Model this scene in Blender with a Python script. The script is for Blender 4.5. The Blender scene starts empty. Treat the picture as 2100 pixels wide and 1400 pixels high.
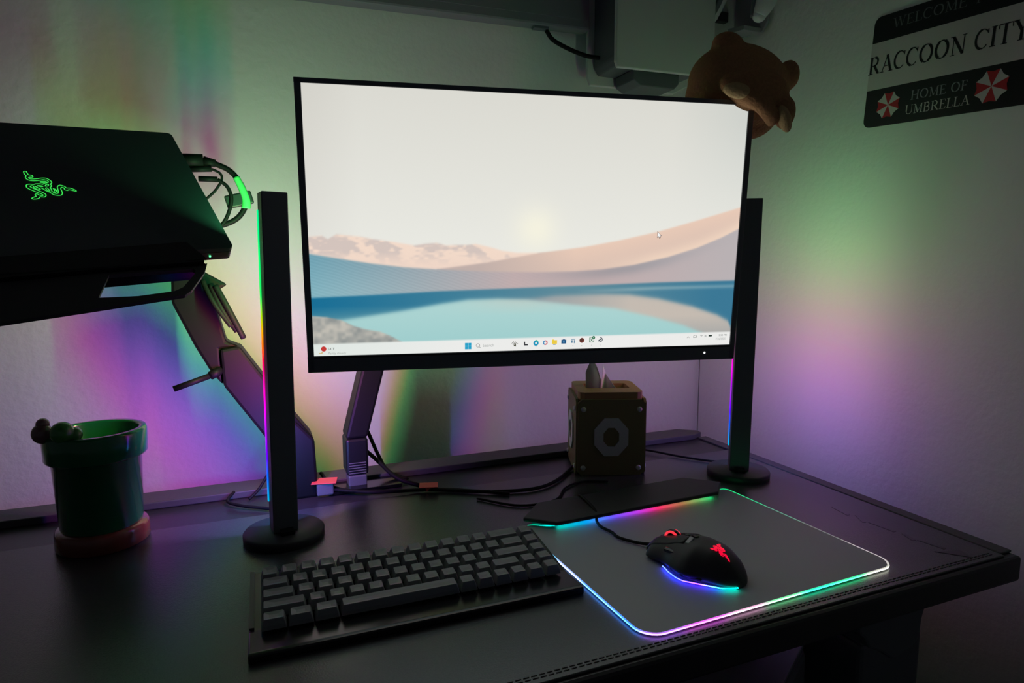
import bpy, bmesh, math, random
import numpy as np
from mathutils import Vector, Matrix
R = math.radians
random.seed(7)
C = bpy.context.scene.collection
sc = bpy.context.scene
DZ = 0.74            # height of the desk top above the floor

# ------------------------------------------------------------------ camera
cam_d = bpy.data.cameras.new('camera'); cam = bpy.data.objects.new('camera', cam_d); C.objects.link(cam)
cam_d.sensor_width = 36.0; cam_d.lens = 36.0 * 1293.5 / 2100; cam_d.clip_start = 0.02
_y, _p, _r = R(22.26), R(6.78), R(-0.14)
_f = Vector((math.sin(_y)*math.cos(_p), math.cos(_y)*math.cos(_p), -math.sin(_p)))
_rt = Vector((math.cos(_y), -math.sin(_y), 0)); _up = _rt.cross(_f)
_rx = _rt*math.cos(_r) + _up*math.sin(_r); _ux = -_rt*math.sin(_r) + _up*math.cos(_r)
cam.matrix_world = Matrix(((_rx.x, _ux.x, -_f.x, 0), (_rx.y, _ux.y, -_f.y, 0), (_rx.z, _ux.z, -_f.z, DZ+0.3426), (0, 0, 0, 1)))
sc.camera = cam
# ------------------------------------------------------------------ world, exposure
w = bpy.data.worlds.new('world'); sc.world = w; w.use_nodes = True
w.node_tree.nodes['Background'].inputs[0].default_value = (0.55, 0.62, 0.75, 1)
w.node_tree.nodes['Background'].inputs[1].default_value = 0.032
sc.view_settings.view_transform = 'Standard'; sc.view_settings.look = 'None'
sc.view_settings.exposure = 0.0; sc.view_settings.gamma = 1.0; sc.view_settings.use_curve_mapping = False
sc.cycles.use_denoising = True
sc.cycles.max_bounces = 8
LAMP = 120.0          # brightness of the two light bars
PADL = 6.0           # brightness of the mouse mat's rim
SCRN = 0.96          # screen brightness

# ------------------------------------------------------------------ materials
def s2l(c):
    c = np.asarray(c, float)/255.0
    return np.where(c <= 0.04045, c/12.92, ((c+0.055)/1.055)**2.4)
def rgb(*c):
    v = s2l(c); return (float(v[0]), float(v[1]), float(v[2]), 1)
def mat(name, col, rough=0.5, metal=0.0, spec=0.5, bump=0.0, scale=60.0, detail=4, coat=0.0, var=0.0, trans=0.0):
    m = bpy.data.materials.new(name); m.use_nodes = True; nt = m.node_tree; b = nt.nodes['Principled BSDF']
    b.inputs['Base Color'].default_value = tuple(col[:3])+(1,)
    b.inputs['Roughness'].default_value = rough; b.inputs['Metallic'].default_value = metal
    b.inputs['Specular IOR Level'].default_value = spec
    if coat: b.inputs['Coat Weight'].default_value = coat; b.inputs['Coat Roughness'].default_value = 0.08
    if trans: b.inputs['Transmission Weight'].default_value = trans
    tc = nt.nodes.new('ShaderNodeTexCoord'); n = nt.nodes.new('ShaderNodeTexNoise')
    n.inputs['Scale'].default_value = scale; n.inputs['Detail'].default_value = detail
    nt.links.new(tc.outputs['Object'], n.inputs['Vector'])
    if bump:
        bp = nt.nodes.new('ShaderNodeBump'); bp.inputs['Strength'].default_value = bump; bp.inputs['Distance'].default_value = 0.002
        nt.links.new(n.outputs['Fac'], bp.inputs['Height']); nt.links.new(bp.outputs['Normal'], b.inputs['Normal'])
    mx = nt.nodes.new('ShaderNodeMapRange')
    mx.inputs['To Min'].default_value = 1-var; mx.inputs['To Max'].default_value = 1+var
    mu = nt.nodes.new('ShaderNodeVectorMath'); mu.operation = 'SCALE'
    mu.inputs[0].default_value = tuple(col[:3])
    nt.links.new(n.outputs['Fac'], mx.inputs['Value']); nt.links.new(mx.outputs['Result'], mu.inputs['Scale'])
    nt.links.new(mu.outputs['Vector'], b.inputs['Base Color'])
    return m
def emit(name, col, strength=1.0, attr=None):
    m = bpy.data.materials.new(name); m.use_nodes = True; nt = m.node_tree; b = nt.nodes['Principled BSDF']
    b.inputs['Base Color'].default_value = (0.02, 0.02, 0.02, 1); b.inputs['Roughness'].default_value = 0.35
    b.inputs['Emission Strength'].default_value = strength
    b.inputs['Emission Color'].default_value = tuple(col[:3])+(1,)
    if attr:
        a = nt.nodes.new('ShaderNodeAttribute'); a.attribute_name = attr
        nt.links.new(a.outputs['Color'], b.inputs['Emission Color'])
    return m

M = {}
M['black'] = mat('black_plastic', (0.13, 0.145, 0.16), 0.42, bump=0.03, scale=400)
M['matte'] = mat('matte_black_metal', (0.022, 0.023, 0.026), 0.5, bump=0.03, scale=500)
M['gloss'] = mat('gloss_black', (0.006, 0.006, 0.007), 0.16)
M['arm'] = mat('arm_grey_paint', (0.006, 0.007, 0.009), 0.5, bump=0.03, scale=300)
M['arm_dull'] = mat('dull_arm_paint', (0.005, 0.006, 0.007), 0.55, spec=0.15)
M['alu'] = mat('anodised_lid', (0.060, 0.067, 0.077), 0.5, metal=0.0, spec=0.5, bump=0.02, scale=700)
M['alu_edge'] = mat('laptop_edge', (0.09, 0.09, 0.09), 0.35, metal=0.5)
M['cable'] = mat('cable_rubber', (0.009, 0.009, 0.010), 0.6, spec=0.15)
M['red_tag'] = mat('red_tape', (0.85, 0.10, 0.08), 0.45)
M['key'] = mat('keycap_plastic', (0.21, 0.22, 0.225), 0.38, bump=0.02, scale=900)
M['case'] = mat('keyboard_case', (0.004, 0.004, 0.005), 0.22)
M['leather'] = mat('black_leather', (0.048, 0.051, 0.054), 0.27, spec=0.65, bump=0.12, scale=700, detail=6, var=0.15)
M['leather'].node_tree.nodes['Principled BSDF'].inputs['IOR'].default_value = 1.5
M['thread'] = mat('grey_thread', (0.09, 0.09, 0.09), 0.7)
M['desk'] = mat('desk_laminate', (0.028, 0.028, 0.031), 0.33, bump=0.06, scale=250)
M['ledge'] = mat('ledge_laminate', (0.07, 0.068, 0.075), 0.55, bump=0.1, scale=300)
M['pad'] = mat('mat_surface', (0.34, 0.36, 0.385), 0.50, spec=0.6, bump=0.05, scale=1500, detail=2)
M['pad'].node_tree.nodes['Principled BSDF'].inputs['IOR'].default_value = 1.5
M['green'] = mat('green_glaze', (0.006, 0.16, 0.05), 0.22, coat=0.7, bump=0.05, scale=25)
M['brick'] = mat('brown_glaze', (0.22, 0.05, 0.03), 0.22, coat=0.6, bump=0.5, scale=45)
M['lump'] = mat('green_lump_glaze', (0.05, 0.28, 0.05), 0.25, coat=0.7)
M['mauve'] = mat('mauve_glaze', (0.25, 0.12, 0.13), 0.25, coat=0.7)
M['wood'] = mat('tan_board', (0.42, 0.24, 0.12), 0.6, bump=0.1, scale=80, var=0.12)
M['panel'] = mat('ochre_panel', (0.26, 0.21, 0.10), 0.6, bump=0.05, scale=80)
M['white'] = mat('white_plastic', (0.72, 0.72, 0.74), 0.45)
M['console_w'] = mat('console_white', (0.72, 0.74, 0.72), 0.55)
M['tissue'] = mat('tissue_paper', (0.85, 0.85, 0.85), 0.9)
M['plush'] = mat('brown_plush', (0.46, 0.25, 0.12), 0.95, spec=0.1, bump=1.0, scale=260, detail=8, var=0.3)
M['cream'] = mat('cream_plush', (0.62, 0.45, 0.22), 0.95, spec=0.1, bump=0.8, scale=260, var=0.15)
M['glass'] = mat('black_glass', (0.22, 0.225, 0.25), 0.5)
M['tv'] = mat('tv_back', (0.22, 0.225, 0.25), 0.55)
M['sign_b'] = mat('sign_black', (0.012, 0.013, 0.015), 0.3)
M['sign_w'] = mat('sign_white', (0.62, 0.56, 0.56), 0.4, var=0.08, scale=8)
M['sign_r'] = mat('sign_red', (0.5, 0.02, 0.03), 0.4)
M['grey'] = mat('mid_grey', (0.16, 0.17, 0.18), 0.6)
M['acryl'] = mat('smoky_acrylic', (0.30, 0.30, 0.33), 0.3)
M['wrap_lamplit'] = mat('wrap_green_lamplight', (0.12, 0.75, 0.22), 0.5)  # cable wrap with the bar's green light put into its colour
def wall_mat():
    m = mat('painted_plaster', (0.82, 0.81, 0.80), 0.8, spec=0.15)
    nt = m.node_tree; b = nt.nodes['Principled BSDF']
    tc = nt.nodes.new('ShaderNodeTexCoord')
    n1 = nt.nodes.new('ShaderNodeTexNoise'); n1.inputs['Scale'].default_value = 90; n1.inputs['Detail'].default_value = 8
    n2 = nt.nodes.new('ShaderNodeTexNoise'); n2.inputs['Scale'].default_value = 9; n2.inputs['Detail'].default_value = 3
    nt.links.new(tc.outputs['Object'], n1.inputs['Vector']); nt.links.new(tc.outputs['Object'], n2.inputs['Vector'])
    ad = nt.nodes.new('ShaderNodeMath'); ad.operation = 'MULTIPLY_ADD'; ad.inputs[1].default_value = 1.2
    nt.links.new(n2.outputs['Fac'], ad.inputs[0]); nt.links.new(n1.outputs['Fac'], ad.inputs[2])
    bp = nt.nodes.new('ShaderNodeBump'); bp.inputs['Strength'].default_value = 0.35; bp.inputs['Distance'].default_value = 0.003
    nt.links.new(ad.outputs[0], bp.inputs['Height']); nt.links.new(bp.outputs['Normal'], b.inputs['Normal'])
    return m
M['wall'] = wall_mat()
M['floor'] = mat('dark_carpet', (0.03, 0.03, 0.035), 0.95, bump=1.0, scale=200)

# ------------------------------------------------------------------ helpers
def thing(name, label, cat, loc=(0, 0, 0), rotz=0.0, group=None, basis=None, tilt=None):
    o = bpy.data.objects.new(name, None); C.objects.link(o); o.empty_display_size = 0.05
    if basis:   # three column vectors: right, depth, up
        a, b, c = [Vector(v).normalized() for v in basis]
        mm = Matrix((a, b, c)).transposed().to_4x4(); mm.translation = Vector((loc[0], loc[1], loc[2]+DZ)); o.matrix_world = mm
    else:
        o.location = (loc[0], loc[1], loc[2]+DZ)
        o.rotation_euler = (tilt[0], tilt[1], rotz) if tilt else (0, 0, rotz)
    o['label'] = label; o['category'] = cat
    if group: o['group'] = group
    return o
def link(name, bm, m, parent=None, smooth=False, label=None, kind=None, mods=None):
    me = bpy.data.meshes.new(name)
    bmesh.ops.recalc_face_normals(bm, faces=bm.faces)
    bm.to_mesh(me); bm.free()
    o = bpy.data.objects.new(name, me); C.objects.link(o)
    for mm in (m if isinstance(m, (list, tuple)) else [m]): me.materials.append(mm)
    if smooth:
        for p in me.polygons: p.use_smooth = True
    if parent: o.parent = parent
    else: o.location.z += DZ
    if label: o['label'] = label
    if kind: o['kind'] = kind
    return o
def tag(o, label, cat, group=None):
    o['label'] = label; o['category'] = cat
    if group: o['group'] = group
    return o
def recenter(o):
    """move a top-level mesh's origin to the middle of its bottom"""
    me = o.data; co = np.array([v.co[:] for v in me.vertices]); c = Vector(((co[:,0].min()+co[:,0].max())/2, (co[:,1].min()+co[:,1].max())/2, co[:,2].min()))
    me.transform(Matrix.Translation(-c)); o.location += c
    return o
def B(): return bmesh.new()
def box(bm, c, s, bev=0.0, rot=None, seg=2, mi=0):
    """axis box centre c size s, rot = Matrix"""
    t = bmesh.new(); bmesh.ops.create_cube(t, size=1.0)
    for v in t.verts: v.co = Vector((v.co.x*s[0], v.co.y*s[1], v.co.z*s[2]))
    if bev: bmesh.ops.bevel(t, geom=list(t.edges), offset=bev, segments=seg, affect='EDGES', profile=0.5)
    mtx = Matrix.Translation(Vector(c)) @ (rot.to_4x4() if rot else Matrix.Identity(4))
    bmesh.ops.transform(t, matrix=mtx, verts=t.verts)
    merge(bm, t, mi); return bm
def merge(bm, t, mi=0):
    mp = {}
    for v in t.verts: mp[v] = bm.verts.new(v.co)
    for f in t.faces:
        try:
            g = bm.faces.new([mp[v] for v in f.verts]); g.material_index = mi; g.smooth = f.smooth
        except ValueError: pass
    t.free()
def lathe(bm, prof, n=48, c=(0, 0, 0), mi=0):
    rings = []
    for r, z in prof:
        if r < 1e-6: rings.append([bm.verts.new((c[0], c[1], c[2]+z))])
        else: rings.append([bm.verts.new((c[0]+r*math.cos(2*math.pi*i/n), c[1]+r*math.sin(2*math.pi*i/n), c[2]+z)) for i in range(n)])
    for a, b in zip(rings, rings[1:]):
        for i in range(n):
            j = (i+1) % n
            if len(a) == 1 and len(b) == 1: continue
            if len(a) == 1: f = bm.faces.new((a[0], b[i], b[j]))
            elif len(b) == 1: f = bm.faces.new((a[i], a[j], b[0]))
            else: f = bm.faces.new((a[i], a[j], b[j], b[i]))
            f.material_index = mi; f.smooth = True
    return bm
def prism(bm, pts, y0, y1, axis='y', bev=0.0):
    """polygon in (x,z) extruded along y (axis y), or (x,y) along z (axis z), or (y,z) along x"""
    def P(a, b, t): return {'y': (a, t, b), 'z': (a, b, t), 'x': (t, a, b)}[axis]
    t = bmesh.new()
    lo = [t.verts.new(P(a, b, y0)) for a, b in pts]; hi = [t.verts.new(P(a, b, y1)) for a, b in pts]
    t.faces.new(lo); t.faces.new(hi[::-1])
    n = len(pts)
    for i in range(n): t.faces.new((lo[i], lo[(i+1) % n], hi[(i+1) % n], hi[i]))
    bmesh.ops.recalc_face_normals(t, faces=t.faces)
    if bev: bmesh.ops.bevel(t, geom=list(t.edges), offset=bev, segments=2, affect='EDGES', profile=0.5)
    merge(bm, t); return bm
def catmull(pts, n=10):
    P = [Vector(p) for p in pts]; P = [2*P[0]-P[1]] + P + [2*P[-1]-P[-2]]; out = []
    for i in range(1, len(P)-2):
        for k in range(n):
            t = k/n; a, b, c, d = P[i-1:i+3]
            out.append(0.5*((2*b)+(c-a)*t+(2*a-5*b+4*c-d)*t*t+(3*b-a-3*c+d)*t**3))
    out.append(P[-2]); return out
def tube(bm, pts, r, n=8, smoothn=8, cap=True, mi=0):
    path = catmull(pts, smoothn) if smoothn else [Vector(p) for p in pts]
    rings = []; up = Vector((0.13, 0.21, 1)).normalized()
    for i, p in enumerate(path):
        d = (path[min(i+1, len(path)-1)]-path[max(i-1, 0)]).normalized()
        a = d.cross(up)
        if a.length < 1e-4: a = d.cross(Vector((1, 0, 0)))
        a.normalize(); b = d.cross(a); up = -b if (-b).dot(up) > 0 else b
        rr = r(i/(len(path)-1)) if callable(r) else r
        rings.append([bm.verts.new(p+(a*math.cos(2*math.pi*k/n)+b*math.sin(2*math.pi*k/n))*rr) for k in range(n)])
    for x, y in zip(rings, rings[1:]):
        for k in range(n):
            f = bm.faces.new((x[k], x[(k+1) % n], y[(k+1) % n], y[k])); f.smooth = True; f.material_index = mi
    if cap:
        bm.faces.new(rings[0]); bm.faces.new(rings[-1][::-1])
    return bm
def set_cols(o, fn, name='Col'):
    me = o.data; at = me.color_attributes.new(name, 'FLOAT_COLOR', 'POINT')
    for i, v in enumerate(me.vertices): at.data[i].color = tuple(fn(v.co))+(1,)
def ramp(stops, t):
    ts = [s[0] for s in stops]; return tuple(float(np.interp(t, ts, [s[1][k] for s in stops])) for k in range(3))
def text_mesh(s, size, depth=0.0):
    cu = bpy.data.curves.new('t', 'FONT'); cu.body = s; cu.size = size; cu.align_x = 'LEFT'; cu.resolution_u = 3
    cu.extrude = depth
    o = bpy.data.objects.new('t', cu); C.objects.link(o)
    dg = bpy.context.evaluated_depsgraph_get(); me = bpy.data.meshes.new_from_object(o.evaluated_get(dg))
    bpy.data.objects.remove(o); bpy.data.curves.remove(cu)
    bm = bmesh.new(); bm.from_mesh(me); bpy.data.meshes.remove(me); return bm

# ------------------------------------------------------------------ room
YW, XW = 1.170, 0.94
def struct(name, c, s, m):
    o = link(name, box(B(), c, s), m); o['kind'] = 'structure'; return o
struct('wall_back', (-0.6, YW+0.05, 0.46), (3.1, 0.1, 2.4), M['wall'])
struct('wall_right', (XW+0.05, -0.29, 0.46), (0.1, 2.90, 2.4), M['wall'])
struct('floor', (-0.6, -0.3, -DZ-0.02), (3.1, 2.9, 0.04), M['floor'])
struct('ceiling', (-0.6, -0.3, 1.68), (3.1, 2.9, 0.04), M['wall'])

# ------------------------------------------------------------------ desk
desk = thing('desk', 'wide black desk with raised rear strip and thick front edge, pushed into the wall corner', 'desk', (0.10, 0.74, -DZ))
def dk(name, bm, m, **k):
    for v in bm.verts: v.co -= Vector((0.10, 0.74, -DZ))
    return link(name, bm, m, desk, **k)
dk('tabletop', box(B(), (0.065, 0.733, -0.0155), (1.53, 0.606, 0.031), 0.004), M['desk'])
b_ = B(); prism(b_, [(-0.70, 0.992), (0.795, 0.992), (0.822, 1.004), (0.822, 1.018), (0.79, 1.042), (-0.70, 1.042)], 0.0005, 0.011, axis='z', bev=0.0015)
dk('rear_strip', b_, M['ledge'])
b_ = B(); box(b_, (0.8195, 0.72, 0.0015), (0.020, 0.556, 0.003), 0.001)
dk('side_trim', b_, M['ledge'])
for sx in (-0.58, 0.66):
    b_ = B(); box(b_, (sx, 0.74, -0.40), (0.07, 0.09, 0.66), 0.006); dk('leg', b_, M['matte'])
    b_ = B(); box(b_, (sx, 0.74, -0.722), (0.07, 0.60, 0.03), 0.006); dk('foot', b_, M['matte'])
b_ = B(); box(b_, (0.04, 0.74, -0.06), (1.20, 0.09, 0.04), 0.005); dk('crossbar', b_, M['matte'])

# desk mat of black leather with a stitched edge
dm = thing('desk_mat', 'large black leather desk mat with stitched front edge, lying under keyboard and mouse', 'desk mat', (0.05, 0.68, 0.0))
b_ = B(); box(b_, (0.0275, -0.008, 0.00125), (1.46, 0.470, 0.0025), 0.001)
link('mat_sheet', b_, M['leather'], dm)
b_ = B()
for yy in (-0.236, -0.2325):
    x = -0.69
    while x < 0.745:
        box(b_, (x, yy, 0.00275), (0.0052, 0.0007, 0.0007)); x += 0.0072
link('stitching', b_, M['thread'], dm, label='grey double stitching along the front edge')
# embossed marks near the right rim
b_ = B()
for (x, y, l, a) in [(0.700, -0.070, 0.030, 80), (0.7015, -0.100, 0.024, 60), (0.704, -0.130, 0.034, 95), (0.706, -0.165, 0.020, 70), (0.712, -0.19, 0.03, 100)]:
    box(b_, (x-0.005, y, 0.00255), (l, 0.005, 0.0004), rot=Matrix.Rotation(R(a), 3, 'Z'))
prism(b_, [(0.69, -0.205), (0.722, -0.215), (0.715, -0.232)], 0.0024, 0.0029, axis='z')
link('embossed_mark', b_, M['gloss'], dm, label='faint glossy embossed marks along the right rim')

# ------------------------------------------------------------------ monitor
MK = 0.93
mon_o = Vector((0.3736*MK, 0.8247*MK, 0.3426+(0.3973-0.3426)*MK)); mrt = Vector((0.981, -0.193, 0)).normalized(); mup = Vector((-0.015, -0.077, 0.997)).normalized()
mdp = mup.cross(mrt).normalized(); mdp = mdp if mdp.y > 0 else -mdp; mup = mrt.cross(mdp)
mon = thing('monitor', 'wide black computer monitor showing a desert lake wallpaper, held above the desk', 'monitor', mon_o, basis=(mrt, mdp, mup)); mon.scale = (MK, MK, MK)
# local frame: x right, y away from viewer, z up; screen plane at y=0
x0, x1, z0, z1 = -0.3170, 0.3235, -0.2000, 0.1838
sx0, sx1, sz0, sz1 = -0.3085, 0.3150, -0.1770, 0.1775
b_ = B(); box(b_, ((x0+x1)/2, 0.017, (z0+z1)/2), (x1-x0, 0.030, z1-z0), 0.004)
box(b_, (0.0, 0.045, -0.01), (0.36, 0.034, 0.22), 0.012)
link('housing', b_, M['black'], mon)
b_ = B()
for c, s in ((((x0+sx0)/2, 0.0, (z0+z1)/2), (sx0-x0, 0.004, z1-z0)), (((x1+sx1)/2, 0.0, (z0+z1)/2), (x1-sx1, 0.004, z1-z0)),
             ((0.003, 0.0, (z1+sz1)/2), (x1-x0, 0.004, z1-sz1)), ((0.003, 0.0, (z0+sz0)/2), (x1-x0, 0.004, sz0-z0))):
    box(b_, c, s, 0.0006)
link('bezel', b_, M['black'], mon)
b_ = B(); box(b_, ((sx0+sx1)/2, 0.0004, sz0-0.0022), (sx1-sx0, 0.005, 0.0022)); link('lower_trim', b_, M['gloss'], mon)

# the picture on the screen, in linear colour, as functions of (a, b) on the screen plane
def poly(pts):
    xs = [p[0] for p in pts]; ys = [p[1] for p in pts]; return lambda a: np.interp(a, xs, ys)
MOUNT = poly([(-0.3086,-0.0149),(-0.2912,-0.0135),(-0.2839,-0.0179),(-0.2723,-0.0114),(-0.2407,-0.0144),(-0.2248,-0.0175),(-0.2022,-0.0207),(-0.1695,-0.0258),(-0.1575,-0.0238),(-0.1395,-0.0223),(-0.1261,-0.0256),(-0.1092,-0.0249),(-0.0969,-0.0248),(-0.0853,-0.0234),(-0.0784,-0.0247),(-0.0611,-0.0287),(-0.0472,-0.0328),(-0.0261,-0.0355),(0.05,-0.0358)])
CREST = poly([(-0.1399,-0.0585),(-0.068,-0.0492),(-0.026,-0.0416),(0.0094,-0.0354),(0.0745,-0.0269),(0.126,-0.0175),(0.186,-0.0044),(0.2468,0.0125),(0.3155,0.0325)])
NEAR = poly([(-0.3097,-0.0373),(-0.2673,-0.0444),(-0.229,-0.0503),(-0.1833,-0.0557),(-0.1399,-0.0585),(-0.0679,-0.0620),(0.0029,-0.0632),(0.061,-0.062),(0.1017,-0.0593),(0.1505,-0.053),(0.2037,-0.0415),(0.2498,-0.0277),(0.2883,-0.0123),(0.3155,0.001)])
WATER = poly([(-0.3094,-0.0967),(-0.2303,-0.0936),(-0.1368,-0.0892),(-0.0325,-0.086),(0.0765,-0.0827),(0.1906,-0.0792),(0.3155,-0.0771)])
LAKET = poly([(-0.2905,-0.1305),(-0.2705,-0.1275),(-0.2311,-0.1221),(-0.1845,-0.1153),(-0.137,-0.1071),(-0.0956,-0.1014),(-0.0536,-0.1005),(-0.0108,-0.1024),(0.0552,-0.1104),(0.1232,-0.1172),(0.1859,-0.1315),(0.2344,-0.1445),(0.2675,-0.1575),(0.3155,-0.19)])
BEIGE = poly([(-0.06,-0.1012),(-0.0108,-0.101),(0.0327,-0.0972),(0.1071,-0.0959),(0.1452,-0.097),(0.1921,-0.1034),(0.2484,-0.1161),(0.29,-0.1296),(0.3089,-0.1391),(0.3155,-0.15)])
ROCK = poly([(-0.3087,-0.1214),(-0.2896,-0.1231),(-0.2705,-0.1275),(-0.2545,-0.1359),(-0.2383,-0.1411),(-0.2185,-0.1449),(-0.2054,-0.1508),(-0.1888,-0.1602),(-0.18,-0.175)])
def vnoise(a, b, f, seed=0):
    rs = np.random.RandomState(seed); g = rs.rand(64, 64); x = a*f+100; y = b*f+100
    i = np.floor(x).astype(int); j = np.floor(y).astype(int); u = x-i; v = y-j; u = u*u*(3-2*u); v = v*v*(3-2*v)
    G = lambda p, q: g[p % 64, q % 64]
    return (G(i, j)*(1-u)+G(i+1, j)*u)*(1-v)+(G(i, j+1)*(1-u)+G(i+1, j+1)*u)*v
def screen_rgb(a, b):
    def mixc(c0, c1, t): t = np.clip(t, 0, 1)[..., None]; return np.array(c0)*(1-t)+np.array(c1)*t
    def sm(e, x): return 1/(1+np.exp(-x/e))
    vgt = (b+0.04)/0.22
    col = mixc((238, 238, 231), (222, 221, 213), vgt)
    d = np.sqrt(((a-0.002)/0.030)**2+((b+0.002)/0.030)**2)
    col = col + (np.array((250, 247, 228))-col)*np.exp(-d**2)[..., None]*0.9
    cr = np.clip((a-0.2)/0.11, 0, 1)*np.clip((b+0.02)/0.18, 0, 1)
    col = col - cr[..., None]*np.array((14, 10, 8))
    ls = np.clip((-0.24-a)/0.07, 0, 1); col = col - ls[..., None]*np.array((8, 9, 9))
    w = 0.0006
    def over(c, mask): return col*(1-mask[..., None])+c*mask[..., None]
    # far cliffs
    n = vnoise(a+b*1.3, b*0.7, 55, 1)*0.6+vnoise(a, b*2, 150, 2)*0.4
    shade = np.clip((n-0.48)*5, 0, 1)*np.clip((b+0.055)/0.02, 0, 1)
    c = mixc((246, 221, 204), (205, 192, 188), shade*0.75)
    c = c + (np.array((240, 214, 200))-c)*np.clip((-0.035-b)/0.03, 0, 1)[..., None]*0.6
    col = over(c, sm(w, MOUNT(a)-b))
    # lit dune to the right
    t = np.clip((CREST(a)-b)/0.035, 0, 1)
    c = mixc((236, 205, 186), (222, 196, 182), t); l = np.clip((0.06-a)/0.14, 0, 1)[..., None]
    c = c*(1-l)+np.array((196, 178, 172))*l
    c = c + (np.array((246, 218, 196))-c)*(np.clip((a-0.08)/0.1, 0, 1)*np.exp(-((b-NEAR(a))/0.012)**2))[..., None]*0.8
    col = over(c, sm(w, np.where(a > -0.14, CREST(a)-b, -1)))
    # near dune, blue to rosy
    t = np.clip((a+0.31)/0.28, 0, 1)
    rip = np.sin((b*1.0+a*0.33)*1500+vnoise(a, b, 40, 3)*3)*np.clip(0.05-a, 0, 0.2)*22
    c = mixc((112, 163, 180), (196, 176, 176), t)
    c = c + (np.array((188, 180, 182))-c)*np.clip((a-0.1)/0.2, 0, 1)[..., None]
    dk_ = np.clip(np.exp(-((b-NEAR(a)+0.004)/0.010)**2), 0, 1)*np.exp(-((a-0.13)/0.10)**2)
    c = c - dk_[..., None]*np.array((30, 18, 14)) + rip[..., None]
    dn = np.clip((-0.05-a)/0.2, 0, 1)*np.clip((NEAR(a)-b)/0.05, 0, 1); c = c + dn[..., None]*np.array((20, 18, 14))
    col = over(c, sm(w, NEAR(a)-b))
    # water
    t = np.clip((a+0.31)/0.35, 0, 1)
    c = mixc((24, 112, 152), (96, 140, 156), t)
    c = c + (np.array((60, 122, 152))-c)*np.clip((a-0.08)/0.2, 0, 1)[..., None]
    lb = np.clip((-0.108-b)/0.02, 0, 1)*np.clip((-0.1-a)/0.1, 0, 1); c = c + lb[..., None]*np.array((50, 28, 10))
    sh = np.exp(-((b-WATER(a)+0.0085)/0.003)**2)*np.clip((a-0.06)/0.1, 0, 1); c = c+sh[..., None]*np.array((45, 30, 20))
    col = over(c, sm(w, WATER(a)-b))
    c = mixc((150, 160, 165), (200, 190, 180), np.clip((a-0.0)/0.15, 0, 1))
    c = c+(np.array((172, 172, 170))-c)*np.clip((-0.13-b)/0.03, 0, 1)[..., None]
    col = over(c, sm(0.0016, BEIGE(a)-b)*np.clip((a+0.06)/0.08, 0, 1))
    c = mixc((176, 216, 214), (160, 208, 208), np.clip((-0.11-b)/0.06, 0, 1)); c = c+(np.array((188, 210, 204))-c)*np.exp(-((a+0.02)/0.07)**2)[..., None]*np.clip((b+0.125)/0.02, 0, 1)[..., None]
    col = over(c, sm(0.0014, LAKET(a)-b)*np.clip((a+0.295)/0.02, 0, 1))
    n = vnoise(a*1.0, b*1.7, 60, 5)*0.6+vnoise(a, b, 190, 6)*0.4
    c = mixc((148, 152, 150), (196, 192, 182), (n-0.25)*2)
    col = over(c, sm(w*0.8, ROCK(a)-b)*(a < -0.17))
    tb = sm(w*0.6, (-0.1604+0.006*(a+0.309))-b); c = mixc((228, 236, 231), (240, 240, 238), np.clip((a+0.3)/0.2, 0, 1))
    col = over(c, tb)
    return s2l(np.clip(col, 0, 255))
nx, nz = 520, 292
xs = np.linspace(sx0, sx1, nx); zs = np.linspace(sz0, sz1, nz)
A, Bz = np.meshgrid(xs, zs)
V = np.stack([A, np.full_like(A, 0.0), Bz], -1).reshape(-1, 3)
idx = np.arange(nx*nz).reshape(nz, nx)
F = np.stack([idx[:-1, :-1], idx[:-1, 1:], idx[1:, 1:], idx[1:, :-1]], -1).reshape(-1, 4)
me = bpy.data.meshes.new('screen'); me.from_pydata(V.tolist(), [], F.tolist())
at = me.color_attributes.new('Col', 'FLOAT_COLOR', 'POINT')
cc = np.concatenate([screen_rgb(A, Bz).reshape(-1, 3), np.ones((nx*nz, 1))], 1).astype(np.float32)
at.data.foreach_set('color', cc.ravel())
M['screen'] = emit('screen_light', (1, 1, 1), SCRN, 'Col')
me.materials.append(M['screen'])
scr = bpy.data.objects.new('screen', me); C.objects.link(scr); scr.parent = mon; scr['label'] = 'lit screen with desert dunes and a lake'
# task bar marks
def ems(name, c, st=SCRN): return emit(name, s2l(c), st)
tb_cols = {}
def dec(name, build, col, x, z, sub=scr):
    key = tuple(col)
    if key not in tb_cols: tb_cols[key] = ems('screen_mark_%d' % len(tb_cols), col)
    bm = bmesh.new(); build(bm)
    for v in bm.verts: v.co = Vector((v.co.x+x, -0.0006+v.co.y*0.2, v.co.z+z))
    return link(name, bm, tb_cols[key], sub)
def rect(x, z, wd, h):
    def f(bm): box(bm, (x, 0, z), (wd, 0.0006, h))
    return f
def disc(x, z, r, r0=0.0, a0=0, a1=360):
    def f(bm):
        n = 28
        for i in range(n):
            t0 = R(a0+(a1-a0)*i/n); t1 = R(a0+(a1-a0)*(i+1)/n)
            q = [(x+r0*math.cos(t0), z+r0*math.sin(t0)), (x+r*math.cos(t0), z+r*math.sin(t0)), (x+r*math.cos(t1), z+r*math.sin(t1)), (x+r0*math.cos(t1), z+r0*math.sin(t1))]
            vs = [bm.verts.new((p[0], 0, p[1])) for p in (q if r0 else q[1:3]+[(x, z)])]
            bm.faces.new(vs)
    return f
def multi(*fs):
    def f(bm):
        for g in fs: g(bm)
    return f
def txt(s, size):
    def f(bm):
        t = text_mesh(s, size)
        for v in t.verts: v.co = Vector((v.co.x, 0, v.co.y))
        merge(bm, t)
    return f
k = 0.0024
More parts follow.
